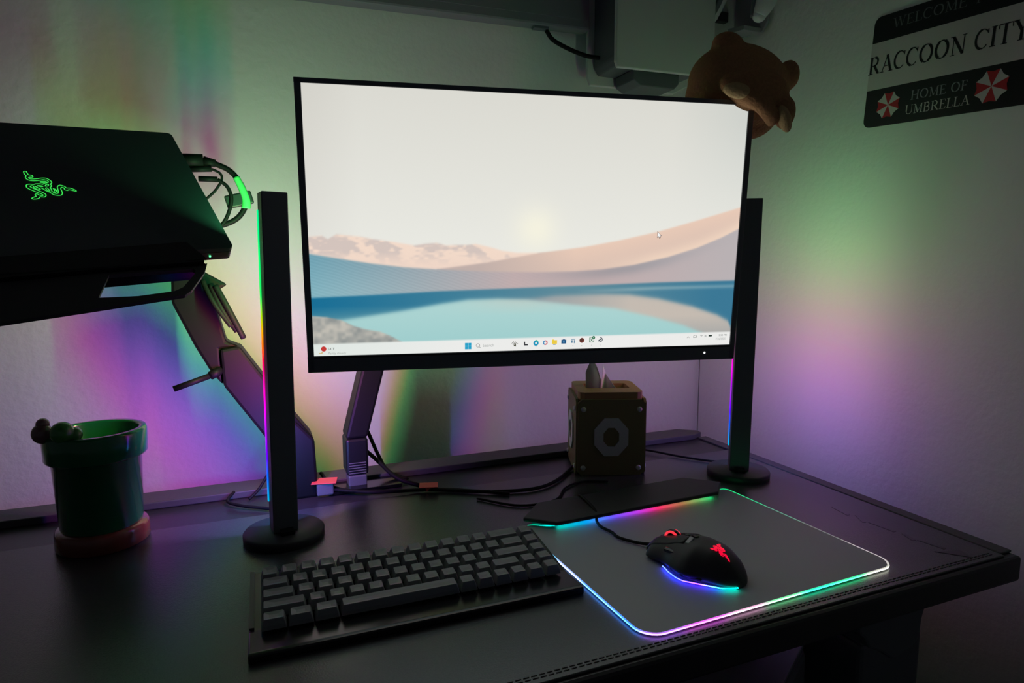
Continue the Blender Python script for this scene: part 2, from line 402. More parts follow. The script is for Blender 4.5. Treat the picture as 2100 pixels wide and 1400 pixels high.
dec('start_icon', multi(rect(-k, -k, 2*k*0.92, 2*k*0.92), rect(k, -k, 2*k*0.92, 2*k*0.92), rect(-k, k, 2*k*0.92, 2*k*0.92), rect(k, k, 2*k*0.92, 2*k*0.92)), (40, 165, 205), -0.0957, -0.1685)
dec('search_icon', multi(disc(0, 0.0006, 0.0028, 0.0022), lambda bm: box(bm, (0.0028, 0, -0.0022), (0.0028, 0.0006, 0.0006), rot=Matrix.Rotation(R(45), 3, 'Y'))), (120, 122, 122), -0.0815, -0.1685)
dec('search_text', txt('Search', 0.0062), (175, 178, 176), -0.0745, -0.1702)
def burst(bm):
    for a in (20, 50, 75, 105, 135, 160): box(bm, (0.0032*math.cos(R(a)), 0, 0.0032*math.sin(R(a))-0.001), (0.0045, 0.0006, 0.0006), rot=Matrix.Rotation(-R(a), 3, 'Y'))
    prism(bm, [(-0.002, -0.003), (0.0025, -0.0035), (0.0015, 0.0015)], -0.0003, 0.0003)
dec('search_picture', burst, (88, 88, 74), -0.0278, -0.1675)
dec('task_icon', multi(rect(-0.0018, 0.0004, 0.0020, 0.0052), rect(0.0004, -0.0016, 0.0056, 0.0020)), (56, 58, 62), -0.0111, -0.1672)
dec('browser_icon', disc(0, 0, 0.0040, 0.0014, 60, 400), (30, 150, 190), 0.0043, -0.1668)
dec('browser_icon', disc(0, 0.0004, 0.0040, 0.0020, 20, 110), (60, 190, 160), 0.0043, -0.1664)
dec('assistant_icon', disc(0, 0, 0.0036, 0.0018, 90, 250), (70, 140, 190), 0.0183, -0.1664)
dec('assistant_icon', disc(0, 0, 0.0036, 0.0018, -110, 90), (210, 110, 120), 0.0183, -0.1664)
dec('folder_icon', multi(rect(0, 0, 0.0078, 0.0056), rect(-0.002, 0.0032, 0.0034, 0.0012)), (238, 206, 70), 0.0323, -0.1658)
dec('folder_icon', rect(0, -0.0036, 0.0040, 0.0012), (90, 130, 160), 0.0323, -0.1658)
dec('store_icon', multi(rect(0, 0, 0.0074, 0.0058), rect(0, 0.0035, 0.0030, 0.0009)), (30, 84, 130), 0.0465, -0.1656)
dec('store_icon', rect(0, 0, 0.0024, 0.0024), (110, 170, 210), 0.0465, -0.1661)
dec('calculator_icon', multi(rect(0, 0.0026, 0.0056, 0.0014), rect(-0.0016, -0.001, 0.002, 0.0042), rect(0.0020, -0.0012, 0.0014, 0.0048)), (86, 130, 160), 0.0607, -0.1648)
dec('recorder_icon', disc(0, 0, 0.0038), (120, 60, 50), 0.0743, -0.1644)
dec('recorder_icon', disc(-0.0003, 0.0007, 0.0026), (40, 46, 44), 0.0743, -0.1644)
def xicon(bm):
    for s in ((0, 0.0034, 0.007, 0.0007), (0, -0.0034, 0.007, 0.0007), (-0.0034, 0, 0.0007, 0.007), (0.0034, 0, 0.0007, 0.007)): rect(*s)(bm)
    for a in (45, -45): box(bm, (0, 0, 0), (0.0072, 0.0006, 0.0008), rot=Matrix.Rotation(R(a), 3, 'Y'))
dec('game_icon', multi(xicon, disc(0.003, 0.0036, 0.0024, 0.0009)), (50, 120, 84), 0.0894, -0.1642)
dec('launcher_icon', multi(disc(0, 0, 0.0036, 0.0024, -120, 100), lambda bm: box(bm, (-0.001, 0, -0.0004), (0.006, 0.0006, 0.0016), rot=Matrix.Rotation(R(-35), 3, 'Y'))), (64, 74, 86), 0.1031, -0.1640)
for x in (0.0043, 0.0607, 0.0743, 0.0894, 0.1031): dec('running_dot', rect(0, 0, 0.0012, 0.0005), (120, 125, 125), x, -0.1722)
dec('weather_badge', disc(0, 0, 0.0036), (200, 60, 56), -0.2954, -0.1672)
dec('weather_icon', multi(rect(0, 0, 0.0046, 0.0010), rect(0.002, 0.0012, 0.0022, 0.0010)), (212, 176, 110), -0.2995, -0.1732)
dec('temperature_text', txt('54°F', 0.0048), (120, 124, 120), -0.2900, -0.1690)
dec('weather_text', txt('Partly cloudy', 0.0046), (165, 170, 165), -0.2900, -0.1750)
dec('clock_text', txt('5:58 PM', 0.0042), (120, 124, 122), 0.2955, -0.1632)
dec('date_text', txt('7/26/2025', 0.0042), (135, 138, 136), 0.2905, -0.1690)
dec('tray_icon', multi(lambda bm: box(bm, (-0.001, 0, 0), (0.003, 0.0006, 0.0005), rot=Matrix.Rotation(R(-50), 3, 'Y')), lambda bm: box(bm, (0.001, 0, 0), (0.003, 0.0006, 0.0005), rot=Matrix.Rotation(R(50), 3, 'Y'))), (130, 132, 130), 0.2446, -0.1638)
dec('cloud_icon', multi(disc(0, 0, 0.0028, 0.0021, 0, 180), rect(0, -0.0012, 0.0056, 0.0006), rect(-0.0025, -0.0005, 0.0006, 0.0014), rect(0.0025, -0.0005, 0.0006, 0.0014)), (110, 114, 112), 0.2558, -0.1632)
dec('wireless_icon', multi(disc(0, -0.001, 0.0032, 0.0025, 45, 135), disc(0, -0.001, 0.0018, 0.0011, 45, 135)), (130, 134, 132), 0.2666, -0.1628)
dec('sound_icon', multi(rect(-0.001, 0, 0.002, 0.003), rect(0.0014, 0, 0.0008, 0.0034)), (160, 164, 162), 0.2738, -0.1626)
dec('battery_icon', multi(rect(0, 0, 0.0052, 0.0026), rect(0.003, 0, 0.001, 0.0014)), (52, 66, 60), 0.2811, -0.1622)
def arrow(bm): prism(bm, [(0, 0), (0, -0.0075), (0.0018, -0.0058), (0.0034, -0.0082), (0.0042, -0.0076), (0.003, -0.0053), (0.0054, -0.0052)], -0.0003, 0.0003)
dec('cursor', arrow, (250, 250, 250), 0.1850, -0.0050)
dec('cursor_edge', lambda bm: prism(bm, [(-0.0006, 0.0012), (-0.0006, -0.0088), (0.0014, -0.007), (0.0032, -0.0094), (0.0052, -0.008), (0.004, -0.0060), (0.0068, -0.0056)], -0.0001, 0.0002), (120, 105, 100), 0.1850, -0.0050)
b_ = B(); disc(0, 0, 0.0016)(b_)
for v in b_.verts: v.co = Vector((v.co.x+0.2726, -0.0026, v.co.z-0.1885))
link('power_light', b_, emit('power_white', (1, 1, 1), 1.4), mon, label='tiny white power light')

# ------------------------------------------------------------------ arms
ma = thing('monitor_stand', 'grey angled desk arm standing behind the monitor, lit blue at its foot', 'monitor arm', (0.137, 0.985, 0.0))
def arm_part(name, root, pts, y0, y1, m=M['arm'], bev=0.004):
    o = root.location
    return link(name, prism(B(), [(a-o.x, b) for a, b in pts], y0-o.y, y1-o.y, bev=bev), m, root)
arm_part('lower_column', ma, [(0.1205, 0.022), (0.154, 0.022), (0.154, 0.080), (0.1205, 0.080)], 0.966, 1.012)
b_ = B(); box(b_, (0.0, -0.002, 0.011), (0.028, 0.036, 0.022), 0.002); link('clamp', b_, M['black'], ma)
b_ = B(); box(b_, (0.01, 0.0, 0.0015+0.0025), (0.11, 0.075, 0.005), 0.001); link('base_plate', b_, M['gloss'], ma)
b_ = B(); 
for i in range(5): box(b_, (0.0, -0.0197, 0.026+i*0.004), (0.026, 0.0008, 0.0012))
link('vent_grille', b_, M['grey'], ma)
arm_part('angled_arm', ma, [(0.1205, 0.0805), (0.154, 0.0805), (0.196, 0.235), (0.162, 0.240)], 0.966, 1.012, mat('arm_satin', (0.010, 0.012, 0.012), 0.55, spec=0.2))
b_ = B(); tube(b_, [(0.042, 0.0, 0.22), (0.09, -0.04, 0.30), (0.16, -0.08, 0.37)], 0.018, 12); link('upper_arm', b_, M['arm'], ma, smooth=True)
b_ = B(); box(b_, (0.222, -0.152, 0.390), (0.10, 0.012, 0.10), 0.003, rot=Matrix.Rotation(R(-11), 3, 'Z')); tube(b_, [(0.16, -0.08, 0.37), (0.19, -0.11, 0.38), (0.218, -0.142, 0.390)], 0.016, 12); link('mounting_plate', b_, M['matte'], ma)

la = thing('laptop_stand', 'large dark angled arm and tray bracket carrying the laptop at left', 'laptop arm', (0.065, 0.985, 0.0))
arm_part('foot_column', la, [(0.0355, 0.0), (0.0765, 0.0), (0.0760, 0.030), (0.0740, 0.0885), (0.0400, 0.1290), (0.0340, 0.1290)], 0.955, 1.02, M['arm_dull'])
arm_part('angled_arm', la, [(-0.0464, 0.2287), (-0.0213, 0.2322), (0.0368, 0.1420), (0.0736, 0.0895), (0.0376, 0.0640), (0.0230, 0.0720), (-0.0447, 0.1776)], 0.958, 1.012, M['arm_dull'])
arm_part('sleeve', la, [(-0.1033, 0.2947), (-0.0783, 0.2342), (-0.0596, 0.1962), (-0.0451, 0.1770), (-0.0468, 0.2279), (-0.0215, 0.2314), (-0.0381, 0.2391), (-0.0472, 0.2791), (-0.0480, 0.3102), (-0.0732, 0.3347), (-0.1019, 0.3285)], 0.965, 1.005, M['arm_dull'])
b_ = B(); tube(b_, [(-0.127, -0.03, 0.193), (-0.170, -0.04, 0.180)], 0.0042, 10, smoothn=0); tube(b_, [(-0.125, -0.029, 0.1935), (-0.112, -0.02, 0.199)], 0.006, 10, smoothn=0)
link('lever', b_, M['arm_dull'], la, smooth=True)
arm_part('side_plate', la, [(-0.0700, 0.3420), (-0.0325, 0.3185), (-0.0473, 0.3092), (-0.0513, 0.2800), (-0.0838, 0.2998)], 0.968, 0.976, M['arm_dull'])
b_ = B(); tube(b_, [(-0.118, -0.035, 0.320), (-0.105, -0.045, 0.285), (-0.088, -0.04, 0.255)], 0.004, 8); tube(b_, [(-0.112, -0.04, 0.318), (-0.098, -0.048, 0.288), (-0.080, -0.042, 0.245)], 0.004, 8)
tube(b_, [(-0.128, -0.03, 0.325), (-0.115, -0.045, 0.295), (-0.095, -0.045, 0.262)], 0.0035, 8)
link('cable_bundle', b_, M['cable'], la, smooth=True)

# ------------------------------------------------------------------ laptop on its tray
LR = Vector((0.918, 0.388, 0.077)).normalized(); LD = Vector((0.328, -0.639, -0.696)); LD = (LD-LR*LD.dot(LR)).normalized(); LN = LD.cross(LR).normalized()
LN = LN if LN.z > 0 else -LN
LP = Vector((-0.091, 0.968, 0.519))      # top right corner of the lid
# tray: part of the arm
def lbasis(v, o=LP): return o + LR*v[0] + LD*v[1] + LN*v[2]
def to_lap(bm, root_inv):
    for v in bm.verts: v.co = root_inv @ (lbasis(v.co)+Vector((0, 0, DZ)))
    return bm
bpy.context.view_layer.update()
inv = la.matrix_world.inverted()
b_ = B(); box(b_, (-0.17, 0.13, -0.022), (0.26, 0.22, 0.006), 0.002); link('tray', to_lap(b_, inv), M['matte'], la)
# front lip: a bent frame with an opening
def frame(bm, outer, inner, z0_, z1_):
    """outer and inner have the same number of points"""
    n = len(outer)
    lv = [[bm.verts.new((p[0], p[1], z)) for p in ring] for z in (z0_, z1_) for ring in (outer, inner)]
    for i in range(n):
        j = (i+1) % n
        bm.faces.new((lv[0][i], lv[0][j], lv[1][j], lv[1][i])); bm.faces.new((lv[2][i], lv[2][j], lv[3][j], lv[3][i]))
        bm.faces.new((lv[0][i], lv[0][j], lv[2][j], lv[2][i])); bm.faces.new((lv[1][i], lv[1][j], lv[3][j], lv[3][i]))
b_ = B()
# the lip stands square to the tray, rising past the laptop's front edge; its opening shows the wall
frame(b_, [(-0.33, 0.2500), (-0.046, 0.2425), (-0.038, 0.242), (-0.045, 0.255), (-0.068, 0.281), (-0.076, 0.286), (-0.158, 0.2915), (-0.33, 0.302)],
          [(-0.137, 0.2480), (-0.056, 0.2490), (-0.0535, 0.2510), (-0.057, 0.2570), (-0.074, 0.2745), (-0.084, 0.279), (-0.120, 0.281), (-0.154, 0.278)], -0.006, -0.001)
link('front_lip', to_lap(b_, inv), M['matte'], la)
b_ = B(); prism(b_, [(-0.33, 0.224), (-0.051, 0.211), (-0.0385, 0.240), (-0.33, 0.2505)], 0.002, 0.0045, axis='z')
t_ = B(); box(t_, (-0.185, 0.2425, 0.000), (0.285, 0.0025, 0.009)); box(t_, (-0.186, 0.232, -0.021), (0.29, 0.026, 0.003)); box(t_, (-0.186, 0.2435, -0.011), (0.29, 0.003, 0.022)); merge(b_, t_)
link('lip_top', to_lap(b_, inv), M['gloss'], la)

lap = thing('laptop', 'closed black laptop with green glowing lid emblem, tilted on a tray at left', 'laptop', LP, basis=(LR, -LD, LN))
# local: x right (negative to the left), y = -down, z out of the lid
Wl, Dl = 0.325, 0.2205
def rrect(x0_, x1_, y0_, y1_, r, n=5):
    out = []
    for cx, cy, a in ((x1_-r, y1_-r, 0), (x0_+r, y1_-r, 90), (x0_+r, y0_+r, 180), (x1_-r, y0_+r, 270)):
        for i in range(n+1): t = R(a+90*i/n); out.append((cx+r*math.cos(t), cy+r*math.sin(t)))
    return out
b_ = B(); prism(b_, rrect(-Wl, 0, -Dl, 0, 0.006), -0.0055, 0.0, axis='z'); link('lid', b_, M['alu'], lap)
b_ = B(); prism(b_, rrect(-Wl, 0, -Dl, 0, 0.006), -0.0175, -0.0062, axis='z'); link('base', b_, M['alu_edge'], lap)
b_ = B(); box(b_, (-0.026, -Dl-0.0006, -0.011), (0.0016, 0.0014, 0.0016)); link('power_light', b_, emit('led_green', (0.1, 1.0, 0.3), 3.0), lap, label='tiny green power light')
S1 = [[(550,280),(605,280),(612,320),(628,355),(690,365),(705,392),(690,408),(620,412),(605,430),(640,448),(760,443),(900,425),(990,432),(1050,475),(1072,520),(1030,560),(1035,600),(985,632)],
      [(550,280),(540,330),(565,380),(538,410),(548,445),(600,478),(700,487),(830,475),(900,462),(985,475),(1002,505),(985,520),(930,498),(850,500),(815,515),(860,527),(930,518),(965,530),(900,540),(850,565)],
      [(850,565),(800,550),(700,552),(660,565),(560,560),(500,575),(480,610),(500,650),(600,705),(740,770),(765,795),(740,808),(690,795),(650,770),(600,780),(605,820),(570,830),(500,860),(535,878),(640,865),(690,830),(780,835),(830,800),(820,765),(760,725),(640,665),(570,620),(570,600),(630,595),(640,640),(700,675),(760,668),(700,630),(660,602),(720,630)],
      [(985,632),(1000,680),(995,715),(1050,738),(1095,715),(1100,680),(1045,655),(1070,690),(1040,712)],
      [(790,650),(830,665),(860,695),(940,735),(1000,785),(1100,805),(1180,790),(1215,740),(1215,660),(1250,625),(1290,640),(1300,680),(1350,695),(1385,680),(1440,690),(1530,715),(1545,705),(1510,675),(1430,645),(1350,640),(1320,605),(1250,580),(1190,590),(1150,630),(1140,700),(1110,755),(1060,762),(1010,740)],
      [(720,590),(780,588),(840,606),(790,614),(720,590)], [(888,602),(930,568),(980,568),(950,598),(888,602)], [(880,650),(910,635),(945,680),(950,710),(900,690),(880,650)]]
def emblem(bm, P2, lw, place, n=4):
    """draw the three-serpent emblem; P2 maps drawing units to the surface"""
    for line in S1:
        pts = [Vector((p[0], p[1], 0)) for p in line]; path = catmull(pts, n)
        prev = None
        q = [Vector(P2(p.x, p.y)+(0,)) for p in path]
        for i, p in enumerate(q):
            d = (q[min(i+1, len(q)-1)]-q[max(i-1, 0)]); d = d.normalized() if d.length > 0 else Vector((1, 0, 0))
            nn_ = Vector((-d.y, d.x, 0))*lw/2
            a = bm.verts.new(place(p+nn_)); b = bm.verts.new(place(p-nn_))
            if prev: bm.faces.new((prev[0], a, b, prev[1]))
            prev = (a, b)
# lid positions of the emblem's drawing corners
def P2(u, v):
    # drawing units are 1/10.5 of a unit cell about the lid centre; affine map fitted to the lid plane
    x = -0.1645 + (u-800)*4.05e-5 + (v-600)*0.6e-5*0; y = 0.1105 + (v-600)*8.2e-5*0.93 - (u-800)*0.05e-5
    return (x, -y)
b_ = B(); emblem(b_, P2, 0.00085, lambda p: Vector((p.x, p.y, 0.0004)))
link('lid_emblem', b_, emit('emblem_green', (0.05, 0.85, 0.10), 1.0), lap, label='glowing green outline emblem of three entwined snakes')

# plugs and cables at the laptop's side
lc = thing('laptop_cable', 'thick black cable with a wrap tinted for green lamplight, looping from the laptop side', 'cable', (-0.05, 0.975, 0.49))
def rel(pts, o): return [Vector(p)-Vector((o.location.x, o.location.y, o.location.z-DZ)) for p in pts]
b_ = B(); tube(b_, rel([(-0.085, 0.985, 0.487), (-0.055, 0.985, 0.488)], lc), 0.009, 10, smoothn=0); tube(b_, rel([(-0.055, 0.985, 0.4875), (-0.040, 0.985, 0.485)], lc), lambda t: 0.007-0.002*t, 10, smoothn=0)
link('plug', b_, M['cable'], lc)
pth = [(-0.042, 0.985, 0.4855), (-0.022, 0.985, 0.476), (-0.008, 0.985, 0.457), (-0.003, 0.985, 0.435), (-0.012, 0.985, 0.415), (-0.030, 0.985, 0.403), (-0.060, 0.985, 0.395)]
b_ = B(); tube(b_, rel(pth, lc), 0.0038, 10); link('cord', b_, M['cable'], lc, smooth=True)
b_ = B(); tube(b_, rel([(-0.0145, 0.983, 0.468), (-0.0075, 0.983, 0.452), (-0.0032, 0.983, 0.438), (-0.0035, 0.983, 0.425)], lc), lambda t: 0.0045+0.0018*t, 10); link('cable_wrap', b_, M['wrap_lamplit'], lc, smooth=True, label='wrap around the cord, coloured bright green for lamplight on it')
b_ = B(); box(b_, Vector((0.038, 0.012, -0.053)), (0.036, 0.012, 0.018), 0.002, rot=Matrix.Rotation(R(-15), 3, 'Y')); link('connector_block', b_, M['matte'], lc)
lc2 = thing('data_cable', 'thin black cable curving from small plugs below the thick laptop cable', 'cable', (-0.05, 0.98, 0.475))
b_ = B(); tube(b_, rel([(-0.072, 0.982, 0.475), (-0.045, 0.982, 0.477)], lc2), 0.004, 8, smoothn=0); tube(b_, rel([(-0.062, 0.98, 0.463), (-0.038, 0.98, 0.463)], lc2), 0.004, 8, smoothn=0); link('plug', b_, M['cable'], lc2)
b_ = B(); tube(b_, rel([(-0.045, 0.982, 0.477), (-0.035, 0.982, 0.472), (-0.033, 0.982, 0.463), (-0.042, 0.982, 0.448), (-0.055, 0.982, 0.435)], lc2), 0.0018, 8)
tube(b_, rel([(-0.038, 0.98, 0.463), (-0.026, 0.98, 0.453), (-0.022, 0.98, 0.435), (-0.030, 0.98, 0.410), (-0.045, 0.98, 0.39)], lc2), 0.0026, 8); link('cord', b_, M['cable'], lc2, smooth=True)

# ------------------------------------------------------------------ light bars
def sat(r, g, b): return (r, g, b)
RAIN = [(0.0, (0.0, 0.40, 0.60)), (0.07, (0.02, 0.20, 0.90)), (0.16, (0.16, 0.06, 1.0)), (0.26, (0.50, 0.05, 0.95)), (0.38, (1.0, 0.06, 0.60)), (0.50, (1.05, 0.07, 0.10)), (0.57, (1.0, 0.28, 0.05)), (0.64, (0.40, 0.60, 0.06)), (0.71, (0.08, 0.78, 0.16)), (1.0, (0.07, 0.80, 0.28))]
BARM = [emit('bar_light', (1, 1, 1), LAMP*3.7, 'Col'), emit('bar_light_right', (1, 1, 1), LAMP*0.24, 'Col')]
EDGE = emit('bar_edge', (1, 1, 1), 1.3, 'Col')
def light_bar(loc, h, yaw, lean, label, strip, bow, which):
    t = thing('light_bar', label, 'lamp', loc, yaw, 'black upright light bars on round bases', tilt=(0, lean))
    b = B(); lathe(b, [(0, 0), (0.046, 0), (0.0488, 0.002), (0.0490, 0.011), (0.047, 0.0135), (0, 0.0135)], 64); link('base', b, M['matte'], t)
    b = B(); box(b, (0, -0.00125, 0.0135+(h-0.0135)/2), (0.0300, 0.0235, h-0.0135), 0.0012)
    for sx_ in (-1, 1): box(b, (sx_*0.0126, 0.0128, 0.0135+(h-0.0135)/2), (0.0048, 0.0050, h-0.0135), 0.0006)  # unseen rear fins, added as baffles against the strip's side spill
    link('pole', b, M['black'], t)
    b = B(); box(b, (0, -0.020, 0.016), (0.016, 0.012, 0.007), 0.001); link('touch_switch', b, M['gloss'], t)
    z0_, z1_ = 0.048, h-0.020
    def cl(co): return ramp(RAIN, (co.z-z0_)/(z1_-z0_))
    def cw(co): return tuple(c*0.98+0.025 for c in cl(co))
    b = B(); n = 60; rings = []
    for i in range(n+1):
        z = z0_+(z1_-z0_)*i/n
        rings.append([b.verts.new((strip+(0.0026 if which == 0 else 0.0085)*math.cos(R(a)), (0.0110 if which == 0 else 0.0180)+bow*math.sin(R(a)), z)) for a in (range(0, 181, 20) if which == 0 else range(-36, 217, 28))])
    for r0, r1 in zip(rings, rings[1:]):
        for k_ in range(9): b.faces.new((r0[k_], r0[k_+1], r1[k_+1], r1[k_]))
    o = link('light_strip', b, BARM[which], t, label='rainbow light strip along the rear'); set_cols(o, cw)
    b = B()
    for i in range(n):
        za, zb = z0_+(z1_-z0_)*i/n, z0_+(z1_-z0_)*(i+1)/n
        box(b, (-0.0156, 0.0132, (za+zb)/2), (0.0016, 0.0042, zb-za))
    o = link('light_guide', b, EDGE, t, label='thin glowing rainbow line down the left edge')
    set_cols(o, lambda co: tuple(max(0, c*1.1-0.08) for c in cl(co)))
    return t
light_bar((0.0225, 0.820, 0.0), 0.431, R(8), R(0.6), 'upright black light bar on a round base, left of the monitor', 0.0, 0.0008, 0)
light_bar((0.722, 0.787, 0.0), 0.446, R(-36), R(0.5), 'upright black light bar on a round base, right of the monitor', 0.0, 0.0085, 1)

# ------------------------------------------------------------------ keyboard
kb = thing('keyboard', 'compact black keyboard with sculpted keycaps, left of the glowing mouse mat', 'keyboard', (-0.0069, 0.6815, 0.0025), R(-0.9))
TK = R(6.3)
b_ = B(); prism(b_, [(-0.128, 0.0), (0.012, 0.0), (0.012, 0.0165), (-0.084, 0.006), (-0.124, 0.0085), (-0.128, 0.0075)], -0.010, 0.3145, axis='x', bev=0.0012)
link('case', b_, M['case'], kb)
b_ = B(); prism(b_, [(-0.082, 0.0065), (0.013, 0.0170), (0.013, 0.0185), (-0.082, 0.0080)], -0.0100, -0.0055, axis='x'); link('side_rail', b_, M['alu_edge'], kb)
rows = [[1]*13+[2, 1], [1.5]+[1]*12+[1.5, 1], [1.75]+[1]*11+[2.25, 1], [2.25]+[1]*10+[1.75, 1, 1], [1.25]*3+[6.25]+[1]*6]
key_mesh = {}
def key_bm(wd):
    bm = B(); u = 0.01905; hw, hd = (wd*u-0.0012)/2, 0.0089; tw, td = hw-0.0026, 0.0064
    lv = []
    for (a, bb, z, dy) in ((hw, hd, 0, 0), (hw-0.0008, hd-0.0008, 0.0035, 0), (tw+0.0004, td+0.0004, 0.0085, 0.0006), (tw, td, 0.0092, 0.0006)):
        ring = []
        for cx, cy, an in ((a-0.0012, bb-0.0012, 0), (-a+0.0012, bb-0.0012, 90), (-a+0.0012, -bb+0.0012, 180), (a-0.0012, -bb+0.0012, 270)):
            for i in range(4):
                t = R(an+30*i); ring.append(bm.verts.new((cx+0.0012*math.cos(t), cy+0.0012*math.sin(t)+dy, z)))
        lv.append(ring)
    for r0, r1 in zip(lv, lv[1:]):
        for i in range(16): bm.faces.new((r0[i], r0[(i+1) % 16], r1[(i+1) % 16], r1[i]))
    # dished top
    inn = [bm.verts.new((v.co.x*0.45 if wd < 3 else v.co.x*0.9, (v.co.y-0.0006)*0.4+0.0006, 0.0083)) for v in lv[-1]]
    for i in range(16): f = bm.faces.new((lv[-1][i], lv[-1][(i+1) % 16], inn[(i+1) % 16], inn[i]))
    bm.faces.new(inn); bm.faces.new(lv[0][::-1])
    return bm
for ri, row in enumerate(rows):
    x = 0.0; yb = -0.0095-ri*0.01905
    for wd in row:
        if wd not in key_mesh:
            o = link('keycap', key_bm(wd), M['key'], kb); key_mesh[wd] = o.data
        else:
            o = bpy.data.objects.new('keycap', key_mesh[wd]); C.objects.link(o); o.parent = kb
        prof = (0.0012, 0.0004, 0.0, 0.0002, 0.0006)[ri]
        o.location = (x+wd*0.01905/2, yb*math.cos(TK), 0.0188+prof+yb*math.sin(TK)-0.0005)
        o.rotation_euler = (TK-R((-4, -1, 3, 6, 8)[ri])*0.6, 0, 0)
        x += wd*0.01905

# ------------------------------------------------------------------ mouse mat
pd = thing('mouse_mat', 'hard grey mouse mat with a glowing rainbow rim and rear cable bar', 'mouse mat', (0.3169, 0.4532, 0.0025), R(1.93))
PW, PD, PH = 0.347, 0.274, 0.0030
def pad_outline(ins=0.0):
    W_, D_ = PW-ins, PD-ins; o = ins; pts = []
    def arc(cx, cy, r, a0, a1, n=8):
        for i in range(n+1): t = R(a0+(a1-a0)*i/n); pts.append((cx+r*math.cos(t), cy+r*math.sin(t)))
    arc(o+0.022, o+0.022, 0.022, 180, 270); arc(W_-0.022, o+0.022, 0.022, 270, 360)
    arc(W_-0.010, D_-0.010, 0.010, 0, 80, 4)
    for t in range(9):
        s = t/8; x = W_-0.012-0.030*s; y = D_-0.0005-0.014*(0.5-0.5*math.cos(math.pi*s)); pts.append((x, y))
    for t in range(9):
        s = 1-t/8; x = o+0.012+0.030*s; y = D_-0.0005-0.014*(0.5-0.5*math.cos(math.pi*s)); pts.append((x, y))
    arc(o+0.010, D_-0.010, 0.010, 100, 180, 4)
    return pts
b_ = B(); prism(b_, pad_outline(0.0016), 0, PH, axis='z'); link('mat_surface', b_, M['pad'], pd)
po = pad_outline(0.0)
# colours around the rim, as (x, y) anchors
anch = [((0.004, 0.265), (0.0, 0.75, 0.35)), ((0.0, 0.235), (0.0, 0.75, 0.70)), ((0.0, 0.20), (0.12, 0.65, 1.0)), ((0.0, 0.15), (0.35, 0.45, 1.0)), ((0.0, 0.09), (0.08, 0.30, 1.0)), ((0.0, 0.03), (0.05, 0.25, 1.0)),
        ((0.02, 0.0), (0.40, 0.15, 0.9)), ((0.07, 0.0), (0.75, 0.12, 0.80)), ((0.125, 0.0), (0.75, 0.40, 0.60)), ((0.17, 0.0), (0.18, 0.75, 0.32)), ((0.22, 0.0), (0.02, 0.85, 0.42)), ((0.27, 0.0), (0.04, 0.75, 0.28)), ((0.32, 0.0), (0.5, 0.5, 0.42)),
        ((PW, 0.03), (0.45, 0.4, 0.42)), ((PW, 0.10), (0.14, 0.15, 0.15)), ((PW, 0.17), (0.10, 0.30, 0.22)), ((PW, 0.22), (0.02, 0.6, 0.25)), ((PW-0.01, 0.27), (0.0, 0.75, 0.22)),
        ((0.31, 0.2595), (0.1, 3.0, 0.8)), ((0.25, 0.2595), (1.6, 0.9, 0.3)), ((0.205, 0.2595), (7.5, 0.1, 1.0)), ((0.17, 0.2595), (4.0, 0.3, 5.0)), ((0.13, 0.2595), (1.4, 0.7, 8.0)), ((0.09, 0.2595), (0.1, 2.5, 7.0)), ((0.045, 0.2595), (0.0, 3.0, 2.2))]
def pad_col(co):
    ws = [1.0/((co.x-a[0][0])**2+(co.y-a[0][1])**2+1e-5)**2 for a in anch]; s = sum(ws)
    return tuple(sum(w_*a[1][k] for w_, a in zip(ws, anch))/s for k in range(3))
fine = []
for i in range(len(po)):
    a, b = Vector(po[i]+(0,)), Vector(po[(i+1) % len(po)]+(0,)); n = max(1, int((b-a).length/0.006))
    for k in range(n): fine.append(a.lerp(b, k/n))
b_ = B(); cx_, cy_ = PW/2, PD/2; n = len(fine); rings = []
for i, p in enumerate(fine):
    d = (fine[(i+1) % n]-fine[i-1]).normalized(); nr = Vector((d.y, -d.x, 0))
    rings.append([b_.verts.new(p-nr*0.0016+Vector((0, 0, 0.0014))), b_.verts.new(p+nr*0.0002+Vector((0, 0, 0.0014))), b_.verts.new(p+nr*0.0002+Vector((0, 0, 0.0030))), b_.verts.new(p-nr*0.0005+Vector((0, 0, 0.0034))), b_.verts.new(p-nr*0.0014+Vector((0, 0, 0.0033)))])
for i in range(n):
    for k in range(5):
        f = b_.faces.new((rings[i][k], rings[i][(k+1) % 5], rings[(i+1) % n][(k+1) % 5], rings[(i+1) % n][k])); f.material_index = 1 if k == 1 else 0
o = link('light_rim', b_, [emit('rim_top', (1, 1, 1), 1.25, 'Col'), emit('rim_side', (1, 1, 1), PADL, 'Col')], pd, label='glowing rim running from green through blue and violet to white'); set_cols(o, pad_col)
RG = [(0.045, (0.0, 0.6, 0.45)), (0.09, (0.0, 0.35, 0.9)), (0.13, (0.15, 0.08, 0.95)), (0.17, (0.5, 0.04, 0.7)), (0.205, (0.95, 0.02, 0.12)), (0.25, (0.35, 0.18, 0.06)), (0.30, (0.0, 0.6, 0.15))]
b_ = B()
for i in range(50):
    box(b_, (0.0435+0.2575*(i+0.5)/50, 0.2525, 0.0060), (0.2575/50, 0.0010, 0.0020))
o = link('rear_light', b_, emit('rear_light_glow', (1, 1, 1), 12.0, 'Col'), pd, label='coloured light line tucked below the rear bar'); set_cols(o, lambda co: ramp(RG, co.x))
